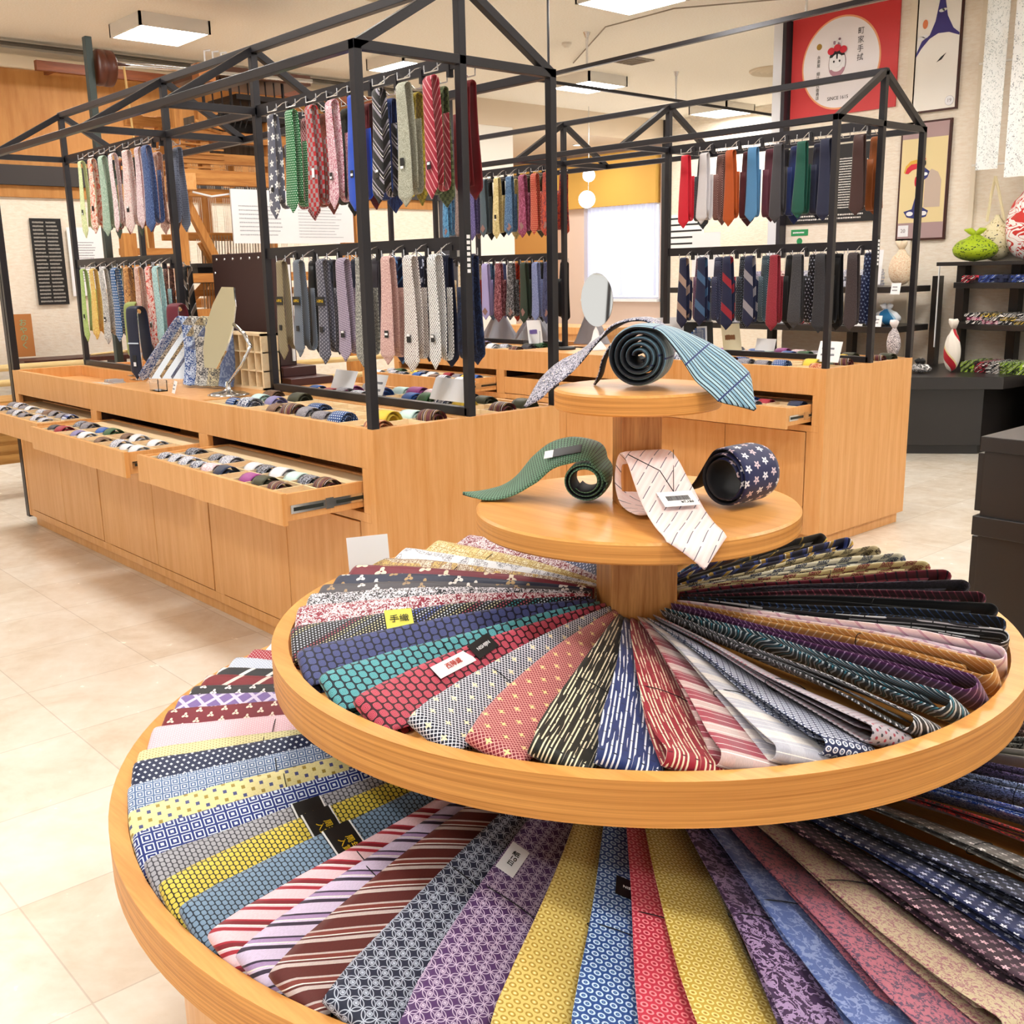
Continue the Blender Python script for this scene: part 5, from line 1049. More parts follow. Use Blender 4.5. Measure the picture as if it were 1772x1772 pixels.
# ------------------------------------------------------------------ loom and what surrounds it
def loom():
    t = thing('weaving_loom', 'tall old wooden hand loom standing behind the left cabinet', 'loom', (5.7, -2.2, 0)); W1, W2 = M_LWOOD, M_LWOODX
    def B(name, a, b, w, h=None, m=W1): return G().bar(a, b, w, h).build(name, m, t, bevel=.003)
    for x, y in ((5.0, -1.32), (5.0, -3.35), (6.5, -3.35)): B('upright', (x, y, 0), (x, y, 2.15 if y < -2 else 1.75), .10, .09)
    B('upright', (5.05, -1.75, 0), (5.05, -1.75, 2.1), .1, .09); B('upright', (5.7, -2.3, 1.0), (5.7, -2.3, 2.1), .08); B('upright', (6.0, -1.9, 0), (6.0, -1.9, 2.4), .09)
    B('long_beam', (4.9, -1.8, 2.13), (6.7, -1.8, 2.13), .1, .12, M_WOODX); B('long_beam', (4.9, -3.3, 2.13), (6.7, -3.3, 2.13), .1, .12, M_WOODX)
    for z, y0, y1, x, h in ((2.17, -1.7, -3.45, 5.0, .11), (2.06, -1.75, -3.4, 5.06, .06), (1.42, -1.8, -3.3, 5.05, .07), (1.62, -1.28, -1.8, 5.05, .05), (.92, -1.3, -3.4, 5.0, .1), (2.15, -1.7, -3.4, 6.5, .1), (1.2, -1.8, -3.3, 6.3, .08), (.72, -1.1, -2.1, 4.95, .07)):
        B('cross_beam', (x, y0, z), (x, y1, z), .08, h, W2)
    for a, b in (((5.1, -1.85, 2.0), (5.1, -2.35, .95)), ((5.2, -2.0, 1.7), (5.2, -2.4, .9)), ((5.6, -1.8, 1.0), (5.3, -2.3, 1.6)), ((5.1, -1.78, 1.15), (5.1, -2.25, 1.15))): B('brace', a, b, .06)
    # tower with the drawing mechanism
    for x in (5.35, 6.1):
        for y in (-1.95, -2.15, -2.75): B('tower_post', (x, y, 2.2), (x, y, 2.75), .075)
    for z in (2.35, 2.52): B('tower_beam', (5.35, -1.85, z), (5.35, -3.1, z), .09, .08, W2)
    B('tower_beam', (6.1, -1.85, 2.7), (6.1, -3.1, 2.7), .08, .08, W2)
    slate = wood('weathered_board', '#4a433c', '#6e6358', 'z', .8)
    G().box(5.55, 5.95, -2.25, -3.05, 2.4, 2.72).build('weathered_panel', slate, t); G().box(5.5, 5.54, -2.4, -3.2, 2.6, 2.75).build('dark_box', plain('loom_dark', '#1d1a18', .6), t)
    g = G()
    for k in range(9): g.bar((5.3, -1.7-.03*k, 2.24+.035*k), (5.3, -2.3, 2.24+.035*k), .012)
    g.build('slat_bundle', W2, t)
    dk = plain('iron_dark', '#2e2a2a', .5, .7)
    G().box(5.3, 5.9, -2.2, -3.15, 2.98, 3.06).build('head_plate', plain('head_bronze', '#5a3a2c', .5, .5), t)
    G().box(5.3, 5.8, -2.45, -2.95, 2.66, 2.74).box(5.3, 5.8, -2.45, -2.95, 2.82, 2.86).build('head_tray', dk, t)
    g = G()
    for k in range(10): y = -2.18-.08*k; g.tube([(5.35, y, 3.06), (5.35, y-.01, 2.74)], .007 if k % 3 else .014, 6)
    for k in range(5): y = -2.3-.05*k; g.tube([(5.3, y, 2.74), (5.28, y-.03, 2.68), (5.3, y-.01, 2.6)], .006, 6)
    g.build('head_rods', dk, t)
    g = G()
    for k in range(3): g.tube([(5.3, -2.2-.07*k, 3.06), (5.3, -2.2-.07*k, 3.15), (5.3, -2.25-.07*k, 3.16)], .008, 6)
    g.build('white_lever', M_WHITE, t)
    for k in range(8):
        z = 2.62-.02*k; B('hook_bar', (5.25+.06*k, -2.05, z), (5.25+.06*k, -2.3, z-.05), .02)
    cord = plain('cord_straw', '#d8b070', .8)
    g = G()
    for k in range(46): y = -1.95-.026*k; g.tube([(5.45+.02*(k % 5), y, 2.4), (5.45+.02*(k % 5), y, 1.15)], .0022, 4, cap=False)
    o = g.build('warp_cords', plain('warp_white', '#efe6d4', .8), t); o['kind'] = 'stuff'
    g = G()
    for k in range(26): g.tube([(5.2, -2.0-.025*k, 1.75), (5.25, -2.0-.025*k, 1.0)], .004, 4, cap=False)
    o = g.build('heddle_threads', plain('heddle_grey', '#8c7c64', .8), t); o['kind'] = 'stuff'
    for x in (5.3, 5.5, 5.7):
        B('heddle_frame', (x, -1.9, 1.75), (x, -3.2, 1.75), .03, .05, W2); B('heddle_frame', (x, -1.9, 1.3), (x, -3.2, 1.3), .03, .05, W2)
    G().tube([(5.2, -1.85, 1.02), (5.2, -3.3, 1.02)], .07, 16).build('cloth_roller', W2, t, smooth=True)
    G().box(5.0, 5.4, -1.85, -2.25, 1.5, 1.53).box(5.1, 5.3, -1.9, -2.1, 1.38, 1.5).build('bench_shelf', dk, t)
    G().tube([(4.98, -2.0, 1.25), (4.97, -2.15, 1.05), (4.97, -2.3, .9)], .012, 6).build('treadle_cord', dk, t)
    G().tube([(4.98, -1.85, 2.06), (4.97, -2.0, 2.03), (4.97, -2.2, 2.06), (4.97, -2.5, 2.03)], .008, 6).build('beam_cord', M_WHITE, t)
    g = thing('winding_post', 'tall grey-green steel column with brown winding drum beside the loom', 'column', (5.2, -1.25, 0))
    G().box(5.17, 5.23, -1.27, -1.22, 0, 3.12).build('column', plain('steel_green', '#3e4846', .5, .4), g, bevel=.004)
    M = Matrix.Translation((5.2, 0, 2.92)) @ Matrix.Rotation(pi/2, 4, 'X')
    G().lathe([(.001, 1.285), (.11, 1.285), (.125, 1.295), (.125, 1.33), (.11, 1.34), (.125, 1.35), (.125, 1.40), (.11, 1.41), (.001, 1.41)], (0, 0, 0), 32, 0, M).build('drum', plain('drum_brown', '#5a2a18', .4), g, smooth=True)
    G().tube([(5.2, -1.41, 2.96), (5.2, -3.1, 3.0)], .017, 12).build('shaft', M_CHROME, g, smooth=True)
    G().box(5.14, 5.26, -2.06, -2.2, 2.9, 3.03).build('shaft_clamp', plain('clamp_copper', '#b87848', .3, .6), g, bevel=.004)
    G().tube([(5.06, -1.44, 2.92), (5.06, -1.46, 2.5), (5.06, -1.5, 1.6)], .009, 6).build('rope', cord, g)
    one('curtain_pole', G().bar((7.6, -1.7, 3.33), (7.6, -5.4, 3.33), .06, .085).bar((7.6, -1.9, 3.33), (7.92, -1.9, 3.33), .04).bar((7.6, -5.2, 3.33), (7.92, -5.2, 3.33), .04), wood('red_brown_beam', '#6a3418', '#8a4a24', 'y', .5), 'long red-brown beam fixed high before the ochre wall', 'beam')
    # information board
    t = thing('information_board', 'large white information board hung in front of the loom', 'sign', (4.93, -2.7, 1.68))
    G().box(4.93, 4.945, -3.26, -2.14, 1.68, 2.09).build('board', M_WHITE, t)
    X = Vector((0, -1, 0)); text('board_title', '手　機', .05, (4.929, -2.55, 2.03), X, UP, plain('faint_ink', '#3c4048', .7), t)
    g = G(); M = frameM((4.929, -2.5, 1.88), X, UP); rows(g, -.30, .12, -.15, .10, 8, M, 0, 3, .32, 1); M = frameM((4.929, -2.95, 1.85), X, UP); rows(g, -.22, .24, -.13, .13, 11, M, 0, 5, .25, 1)
    g.build('board_print', plain('pale_ink', '#b4b8be', .7), t)
    for y in (-2.3, -3.1): G().tube([(4.94, y, 2.09), (4.96, y, 2.12)], .003, 5).build('hanging_wire', M_WIRE, t)
    one('timber_post', G().bar((4.7, -3.05, 0), (4.7, -3.05, 1.68), .12, .07).bar((4.66, -3.05, 1.0), (4.66, -3.4, 1.0), .04), W1, 'timber post with bolt holes under the information board', 'post')
    # bamboo rail fences
    for (y0, y1, zs, lab) in ((.9, -.66, (.885, .79), 'pale bamboo rail fence at the far end of left cabinet'), (-1.75, -3.4, (.77, .64), 'pale bamboo rail fence seen through the near rack')):
        t = thing('bamboo_fence', lab, 'fence', (4.3, (y0+y1)/2, 0), 'bamboo fences')
        for z in zs:
            n = 14; pts = []; rs = []
            for k in range(n+1): y = y0+(y1-y0)*k/n; pts += [(4.3, y-.004, z), (4.3, y, z), (4.3, y+.004, z)][::(1 if y1 > y0 else -1)]; rs += [.021, .0235 if k % 3 == 0 else .021, .021]
            G().tube([(4.3, y0+.01, z)]+[(4.3, y, z) for y in [y0+(y1-y0)*k/n for k in range(n+1)]], .0215, 12).build('pole', M_BAMBOO, t, smooth=True)
        for y in (y0, y1): G().tube([(4.3, y, 0), (4.3, y, zs[0]+.02)], .02, 10).build('fence_post', plain('fence_post_grey', '#9a9a98', .5, .3), t)
    g = G().box(4.45, 4.85, -.55, .45, .25, .66)
    for k in range(6): g.box(4.44, 4.45, -.55, .45, .27+k*.065, .31+k*.065)
    one('wooden_crate', g, wood('crate_board', '#a8783c', '#c89a58', 'y', .6), 'slatted wooden crate behind the bamboo fence at far left', 'crate')
    # far wall things
    t = thing('text_poster', 'narrow black poster with rows of white writing on the far wall', 'poster', (7.97, -1.76, 1.195)); G().box(7.975, 7.99, -1.905, -1.615, 1.195, 2.01).build('sheet', M_BLK, t)
    g = G(); M = frameM((7.974, -1.76, 1.6), X, UP); rows(g, -.125, .125, -.39, .39, 22, M, 0, 9, .5, 2); g.build('poster_print', plain('dull_white_ink', '#a8a49c', .7), t)
    placard((7.97, -2.12, 1.6), X, UP, .34, .66, 'white notice sheet on the far wall beside black poster', n=16, seed=11, name='notice_sheet')
    t = thing('signboard', 'small ochre signboard with green characters against the far wall', 'sign', (7.8, -1.36, .72)); G().box(7.8, 7.83, -1.47, -1.30, .72, 1.12).build('board', plain('ochre_sign', '#b8763c', .6), t)
    text('sign_print', 'お\nや\nの\nく', .075, (7.799, -1.385, .93), X, UP, plain('green_ink', '#7cae86', .7), t, lines=.95)
    t = thing('bench', 'low dark bench along the far wall under the poster', 'bench', (7.7, -2.0, 0)); G().box(7.45, 7.9, -3.2, -1.25, .66, .70).build('seat', M_BROWN, t)
    for y in (-1.3, -2.2, -3.15): G().box(7.5, 7.85, y-.03, y+.03, 0, .66).build('leg', M_BROWN, t)
    one('bamboo_twig', G().tube([(7.55, -1.9, .715), (7.5, -2.1, .73), (7.55, -2.4, .715)], .012, 6).tube([(7.55, -2.1, .72), (7.5, -2.3, .745)], .008, 6), M_BAMBOO, 'dry twig lying on the dark bench by the far wall', 'twig')
    one('dark_pole', G().bar((3.9, -.09, 0), (3.9, -.09, 2.1), .05), M_BLACK, 'dark pole standing close to the far corner of left cabinet', 'pole')
loom()

# ------------------------------------------------------------------ things on and behind the right cabinet
def right_top():
    t = thing('oval_mirror', 'oval table mirror on white foot at middle of right cabinet', 'mirror', (1.87, -3.02, TZ))
    w = (RV*.93-FV*.38).normalized(); d = (UP*.97+FV*.12).normalized(); c = Vector((1.86, -3.02, 1.235)); nn = w.cross(d); nn = nn if nn.dot(-FV) > 0 else -nn
    pts = [c+w*(.105*cos(2*pi*k/40))+d*(.168*sin(2*pi*k/40)) for k in range(40)]
    G().poly([p-nn*.009 for p in pts], nn*.007).build('mirror_back', plain('mirror_rim_grey', '#c8c8c8', .3, .5), t)
    mm = NT('oval_mirror_glass', .03, 1.); mm.col(hx('#e8e8e4')); G().poly([p-nn*.002 for p in pts], nn*.003).build('mirror_plate', mm.mat, t)
    G().lathe([(.001, TZ), (.075, TZ), (.07, TZ+.01), (.03, TZ+.06), (.016, TZ+.12), (.001, TZ+.15)], (1.86, -3.01, 0), 28).build('foot', M_WHITE, t, smooth=True)
    for (x, y, w_, h, lab, s) in ((1.42, -3.22, .22, .20, 'white framed leaflet board leaning on right cabinet, left one', 1), (1.30, -3.12, .16, .17, 'white leaflet card in front of the leaning white board', 2)):
        placard((x, y, TZ+h/2+.005), (RV*.95+FV*.3).normalized(), (0, -.2, 1), w_, h, lab, n=5, seed=s, name='leaflet_card')
    t = thing('photo_frame', 'framed photo of blue and white striped cloth on right cabinet', 'picture', (1.13, -3.1, TZ)); M = frameM((1.13, -3.13, 1.02), (RV*.95+FV*.3), (0, -.25, 1))
    G().box(-.095, .095, -.085, .085, -.006, 0, 0, M).build('frame', M_BLK, t); g = G()
    for k in range(7): g.box(-.085+.012*k, -.078+.012*k+.06, -.075+.004*k, .0-.0+.01*k, 0, .0015, k % 2, M @ Matrix.Rotation(-.5, 4, 'Z') if 0 else M)
    g.build('photo', [plain('photo_white', '#e8ecf4', .5), plain('photo_blue', '#3460a8', .5)], t)
    placard((.93, -3.18, 1.02), (RV*.95+FV*.3).normalized(), (.15, -.3, 1), .12, .16, 'cream paper folder with brown band on right cabinet', seed=4, mat=plain('cream_paper', '#e8dcb8', .6), ink=plain('brown_band', '#8a5a30', .6), n=1, name='paper_folder')
    placard((.70, -3.19, .985), XV, (0, -.3, 1), .13, .07, 'blank white tented card at middle of near right tray', mark=False, name='tent_card')
    placard((.13, -2.93, .985), XV, (0, -.35, 1), .13, .11, 'white price card at near corner of right cabinet', n=2, seed=8)
    placard((2.42, -3.0, 1.02), (RV*.95+FV*.3).normalized(), (.25, -.2, 1), .10, .16, 'white and purple leaflet in clear holder on right cabinet', seed=3, ink=plain('purple_ink', '#5c3c9c', .5), n=1, name='leaflet')
    one('leaflet_holder', G().box(2.33, 2.50, -3.02, -2.96, TZ, .925).box(2.33, 2.50, -2.964, -2.96, TZ, 1.03).box(2.33, 2.50, -3.06, -3.056, TZ, 1.1), acrylic(), 'clear acrylic holder around purple leaflet', 'holder')
    one('black_pouch', G().lathe([(.001, TZ+.022), (.05, TZ+.018), (.065, TZ+.008), (.06, TZ)], (2.05, -2.93, 0), 20), M_BLK, 'flat black pouch lying left of the oval mirror', 'pouch', smooth=True)
    # grey draped cloths
    for k, (x, y, w_, h) in enumerate(((3.18, -3.36, .22, .21), (2.82, -3.38, .26, .20), (2.30, -3.42, .18, .22))):
        g = G(); n = 40; r = random.Random(k); prof = []
        for j in range(9):
            f = j/8; prof.append([(w_*(.12+.88*f**1.3)*(1+.16*f*sin(a*5*2*pi/n+k)+.10*f*sin(a*9*2*pi/n+2*k)), h*(1-f**1.6)*(1+.12*sin(a*3*2*pi/n+k))) for a in range(n)])
        vs = []; fs = []
        for j, row in enumerate(prof):
            for a, (rr, z) in enumerate(row): vs.append((x+rr*.8*cos(2*pi*a/n), y+rr*.45*sin(2*pi*a/n), TZ+.002+z))
        for j in range(8):
            for a in range(n): fs.append((j*n+a, j*n+(a+1) % n, (j+1)*n+(a+1) % n, (j+1)*n+a))
        fs.append(tuple(range(n))); g.add(vs, fs)
        one('draped_cloth', g, plain('grey_cloth', '#a0a0a8', .8), ['grey cloth heaped at far end of right cabinet', 'grey cloth heaped under the lilac ties on right cabinet', 'grey cloth heaped left of the oval mirror'][k], 'cloth', smooth=True)
    # green sign, globes, text plates in the back area
    t = thing('exit_sign', 'green and white hanging sign in the back passage', 'sign', (9, -8.35, 2.64)); G().box(9, 9.05, -8.66, -8.02, 2.64, 2.86).build('sign_box', plain('sign_green', '#109a5c', .5, emit=.5), t)
    X = Vector((0, -1, 0)); g = G(); M = frameM((8.998, -8.34, 2.75), X, UP); g.box(-.06, .06, -.09, .09, 0, .002, 0, M).poly([M @ Vector(q) for q in ((-.25, -.02, .001), (-.12, .08, .001), (-.12, -.05, .001))], (-.001, 0, 0)).poly([M @ Vector(q) for q in ((.12, -.05, .001), (.25, .03, .001), (.14, .05, .001))], (-.001, 0, 0)); g.build('sign_mark', M_WHITE, t)
    for a in (-8.2, -8.5): G().tube([(9.02, a, 2.86), (9.02, a, 3.28)], .006, 6).build('sign_rod', M_WIRE, t)
    gl = plain('globe_glow', '#ffffff', .4, emit=6.0)
    t = thing('globe_pendant', 'pendant lamp of two white glowing globes near the back window', 'pendant light', (7.71, -9, 2.27))
    for (x, z, r) in ((7.69, 2.70, .085), (7.73, 2.385, .115)): G().lathe([(max(.001, r*sin(pi*k/16)), z+r*cos(pi*k/16)) for k in range(17)], (x, -9, 0), 28).build('globe', gl, t, smooth=True)
    G().tube([(7.70, -9, 2.5), (7.70, -9, 2.62)], .005, 6).build('cord', M_WIRE, t); G().tube([(7.69, -9, 2.78), (7.69, -9, ZC-.005)], .005, 6).build('cord', M_WIRE, t)
    t = thing('notice_plates', 'white notice with thick black lines on the back wall', 'sign', (7.58, YB+.02, 1.66)); X = XV
    G().box(7.26, 7.90, YB, YB+.02, 1.66, 2.22).build('sheet', M_WHITE, t); g = G()
    for k in range(6): g.box(7.28, 7.88, YB+.02, YB+.022, 1.69+k*.092, 1.715+k*.092)
    g.build('black_line', M_BLK, t)
    for k, (x, y, lab) in enumerate(((9.6, -7.95, 'small recessed downlight in the lowered back ceiling'), (10.8, -9.6, 'added fill downlight deep in the back room'), (8.9, -10.0, 'added fill downlight before the back window valance'))):  # the deeper downlights are added to light the dim back room
        t = thing('downlight', lab, 'downlight', (x, y, 3.27), 'recessed downlights'); G().lathe([(.07, 3.28), (.07, 3.27), (.05, 3.268)], (x, y, 0), 24).build('ring', M_WHITE, t); G().disc((x, y), .05, 3.272, 20, 0, True).build('lamp_face', plain('lamp_glow', '#fff4e0', .4, emit=8.), t)
        li = bpy.data.lights.new('downlight_fill', 'AREA'); li.shape = 'DISK'; li.size = .09; li.energy = 11; li.color = (1, .93, .84); lo = bpy.data.objects.new('downlight_fill', li); COL.objects.link(lo); lo.parent = t; lo.location = (0, 0, -.006)  # area fill added in each downlight to brighten the back room
    # wardrobe-like counter seen behind
    t = thing('back_counter', 'low wooden counter in the back room under the far ties', 'counter', (6.2, -7.2, 0)); G().box(5.4, 7.2, -7.5, -6.9, .70, .78).box(5.45, 7.15, -7.45, -6.95, 0, .70).build('body', M_WOOD, t, bevel=.004)
right_top()

# ------------------------------------------------------------------ poster wall
SC_ = (6.85+1.93465)/(6.6+1.93465)
def PX(x): return -2.84719+(x+2.84719)*SC_
def PZ(z): return 1.41162+(z-1.41162)*SC_
def posters():
    Xw = XV
    def sheet(name, x0, x1, z0, z1, mat, label, cat, th=.02, border=None, bm=None):
        x0, x1 = sorted((PX(x0), PX(x1))); z0 = PZ(z0); z1 = min(PZ(z1), ZC-.02)
        t = thing(name, label, cat, ((x0+x1)/2, YP+.01, z0))
        if border: G().box(x0, x1, YP+.003, YP+th, z0, z1).build('frame', bm, t); G().box(x0+border, x1-border, YP+th, YP+th+.003, z0+border, z1-border).build('sheet', mat, t)
        else: G().box(x0, x1, YP+.003, YP+th, z0, z1).build('sheet', mat, t)
        return t, x0, x1, z0, z1, YP+th+(.003 if border else 0)
    def P(t, name, y, pts, mat, th=.0015, k=0): G().poly([(x, y+.0012*k, z) for x, z in pts], (0, th, 0)).build(name, mat, t)
    def circ(cx, cz, rx, rz, n=40, a0=0, a1=2*pi): return [(cx+rx*cos(a0+(a1-a0)*i/n), cz+rz*sin(a0+(a1-a0)*i/n)) for i in range(n)]
    # red poster
    redm = NT('red_poster', .5); t, x0, x1, z0, z1, y = sheet('poster', 1.865, 2.87, 2.69, 3.53, redm.mat, 'big red poster with white disc and SINCE 1615', 'poster')
    redm.col(hx('#d03436')); cx = x0+(x1-x0)*.52; cz = z0+(z1-z0)*.50; R = (z1-z0)*.435
    P(t, 'disc_halo', y, circ(cx, cz, R*1.04, R*1.04, 64), plain('halo_orange', '#f0a878', .6), k=0); P(t, 'disc', y, circ(cx, cz, R, R, 64), plain('disc_white', '#f4eff2', .6), k=1)
    ink = M_INK; pr = plain('toy_red', '#d8283c', .6); lw = plain('toy_line', '#5c2434', .6)
    P(t, 'emblem', y, circ(cx+.03, cz+.0, .085, .115), lw, k=2); P(t, 'emblem', y, circ(cx+.03, cz+.002, .08, .11), M_WHITE, k=3); P(t, 'emblem', y, circ(cx+.03, cz-.04, .078, .07, 24, pi, 2*pi), plain('toy_pink', '#b88898', .6), k=4); P(t, 'emblem', y, circ(cx+.03, cz+.0, .07, .07), M_WHITE, k=5)
    P(t, 'emblem', y, circ(cx+.03, cz+.05, .075, .07, 24, 0, pi), ink, k=6); P(t, 'emblem', y, circ(cx+.03, cz+.02, .055, .055), M_WHITE, k=7); P(t, 'emblem', y, [(cx+.02, cz+.1), (cx+.04, cz+.1), (cx+.036, cz+.035), (cx+.024, cz+.035)], ink, k=8)
    for s in (-1, 0, 1): P(t, 'emblem', y, circ(cx+.03+s*.06, cz+.125-abs(s)*.02, .035, .03), pr, k=9)
    for s in (-1, 1): P(t, 'emblem', y, circ(cx+.03+s*.028, cz+.015, .008, .01), ink, k=10)
    for q in range(7): P(t, 'emblem', y, circ(cx+.03+.03*cos(q), cz+.175+.02*sin(q*2), .012, .01), [plain('toy_mauve', '#8c7484', .6), M_WHITE][q % 2], k=10+.1*q)
    text('poster_text', '町\n家\n手\n拭', .062, (cx-.19, y+.004, cz+.12), Xw, UP, ink, t, lines=1.15); text('poster_text', '永\n楽\n屋\n\n細\n辻\n伊\n兵\n衛\n商\n店', .034, (cx+.215, y+.004, cz-.10), Xw, UP, ink, t, lines=1.0)
    text('poster_text', 'SINCE 1615', .042, (cx+.01, y+.004, cz-.29), Xw, UP, ink, t); P(t, 'crest', y, circ(cx+.215, cz+.16, .026, .026), plain('crest_gold', '#a8842c', .5), k=3)
    # mountain print
    t, x0, x1, z0, z1, y = sheet('framed_print', 1.335, 1.71, 2.61, 3.56, plain('print_white', '#f6f2ea', .6), 'tall framed print of indigo mountain, numbered 19', 'framed print', .03, .014, M_BROWN)
    w = x1-x0; h = z1-z0; ind = plain('indigo_print', '#38307c', .6)
    def q(u, v): return (x1-.014-(w-.028)*u, z0+.014+(h-.028)*v)
    prof = [(.0, .50), (.12, .60), (.30, .64), (.42, .75), (.50, .93), (.62, .93), (.70, .78), (.85, .67), (1., .62), (1, .60), (.75, .64), (.5, .645), (.3, .61), (.12, .54), (.0, .47)]
    P(t, 'mountain', y, [q(a, b) for a, b in prof][::-1], ind, k=1); P(t, 'sun', y, circ(*q(.18, .74), .022, .035), plain('sun_orange', '#e88858', .6), k=1)
    for a, b, r in ((.1, .625, .03), (.2, .635, .025), (.56, .83, .025), (.62, .835, .02)): P(t, 'cloud', y, circ(*q(a, b), r, r*.5), M_WHITE, k=3)
    P(t, 'bird', y, [q(.5, .40), (q(.6, .44)), q(.72, .47), q(.62, .42)], ink, k=1)
    P(t, 'number_patch', y, circ(*q(.87, .06), .038, .038), plain('patch_line', '#b0a8a8', .6), k=1); P(t, 'number_patch', y, circ(*q(.87, .06), .036, .036), M_WHITE, k=2); text('number', '19', .04, (q(.87, .06)[0], y+.005, q(.87, .06)[1]), Xw, UP, plain('grey_number', '#9c9498', .6), t)
    # dancer print
    t, x0, x1, z0, z1, y = sheet('framed_print', 1.362, 1.785, 1.612, 2.545, plain('print_mauve', '#b09494', .6), 'framed print of kimono dancer with red fan, numbered 20', 'framed print', .03, .016, M_BROWN)
    w = x1-x0; h = z1-z0; P(t, 'print_ground', y, [q(.01, .14), q(.01, .87), q(.99, .87), q(.99, .14)], plain('print_straw', '#ead6a0', .6), k=0)
    kim = plain('kimono_indigo', '#2e3474', .6); P(t, 'screen', y, [q(.55, .27), q(.55, .55), q(.68, .6), (q(.82, .57)), q(.9, .5), q(.9, .27)], plain('screen_grey', '#c8b4a4', .6), k=1)
    P(t, 'kimono', y, [q(.30, .26), q(.36, .36), q(.36, .50), q(.44, .58), q(.52, .62), q(.64, .58), q(.60, .53), q(.50, .50), q(.47, .38), q(.50, .28), q(.66, .24), q(.62, .19), q(.42, .17), q(.2, .19), q(.12, .24)][::-1], kim, k=2)
    for a, b, r in ((.26, .22, .03), (.56, .22, .03), (.55, .56, .022), (.40, .34, .012), (.40, .45, .012)): P(t, 'kimono_pattern', y, circ(*q(a, b), r, r*.6), M_WHITE, k=4)
    P(t, 'head', y, circ(*q(.5, .655), .022, .03), ink, k=3); P(t, 'comb', y, circ(*q(.5, .69), .02, .01), pr, k=5); P(t, 'sash', y, circ(*q(.36, .50), .012, .04), pr, k=4)
    P(t, 'fan', y, [q(.08, .58), q(.12, .64), q(.22, .68), q(.36, .69), q(.36, .62), q(.26, .62), q(.18, .58)][::-1], plain('fan_gold', '#e0b040', .6), k=3); P(t, 'fan', y, [q(.11, .575), q(.15, .62), q(.24, .65), q(.36, .655), q(.36, .61), q(.26, .60), q(.18, .57)][::-1], pr, k=4)
    P(t, 'number_patch', y, [q(.02, .02), q(.02, .12), q(.25, .12), q(.25, .02)], M_WHITE, k=1); text('number', '20', .045, (q(.135, .07)[0], y+.005, q(.135, .07)[1]), Xw, UP, plain('grey_number', '#9c9498', .6), t)
    # black bilingual poster with portrait
    t, x0, x1, z0, z1, y = sheet('text_poster', 1.975, 2.87, 1.79, 2.44, M_BLK, 'wide black poster with portrait photo and white text', 'poster')
    wi = plain('poster_white_text', '#e6e2dc', .6); g = G(); M = frameM((x0+.27, y+.001, (z0+z1)/2), XV, UP); rows(g, -.22, .22, -.22, .22, 20, M, 0, 21, .5, 1); M2 = frameM(((x0+x1)/2, y+.001, z0+.05), XV, UP); g.build('poster_print', wi, t); g = G(); rows(g, -.38, .38, -.03, .03, 2, M2, 0, 22, .5, 1); g.build('poster_footer', wi, t)
    text('poster_title', '細辻伊兵衛', .05, ((x0+x1)/2+.05, y+.002, z1-.07), Xw, UP, wi, t)
    P(t, 'portrait', y, [(x1-.36, z0+.12), (x1-.36, z0+.5), (x1-.1, z0+.5), (x1-.1, z0+.12)], plain('portrait_ground', '#dcd6d0', .6), k=0); P(t, 'portrait', y, circ(x1-.22, z0+.34, .05, .07), plain('portrait_skin', '#d8b49c', .6), k=2); P(t, 'portrait', y, circ(x1-.22, z0+.385, .058, .045), ink, k=3); P(t, 'portrait', y, [(x1-.34, z0+.12), (x1-.27, z0+.24), (x1-.17, z0+.24), (x1-.12, z0+.12)], M_WHITE, k=1)
    t, x0, x1, z0, z1, y = sheet('green_notice', 2.645, 2.82, 1.69, 1.745, plain('notice_green', '#2a9658', .5), 'small green notice strip below the black poster', 'sign', .006)
    P(t, 'check_mark', y-.006, circ((x0+x1)/2, z0-.05, .03, .03), plain('notice_green', '#2a9658', .5)); g = G(); rows(g, -.07, .07, -.012, .012, 1, frameM(((x0+x1)/2, y+.001, (z0+z1)/2), XV, UP), 0, 5, .6, 1); g.build('notice_print', M_WHITE, t)
    placard((3.75, YP+.3, 1.55), XV, UP, .34, .42, 'white board hanging behind the near ties of right rack', mark=False, name='white_board')
posters()

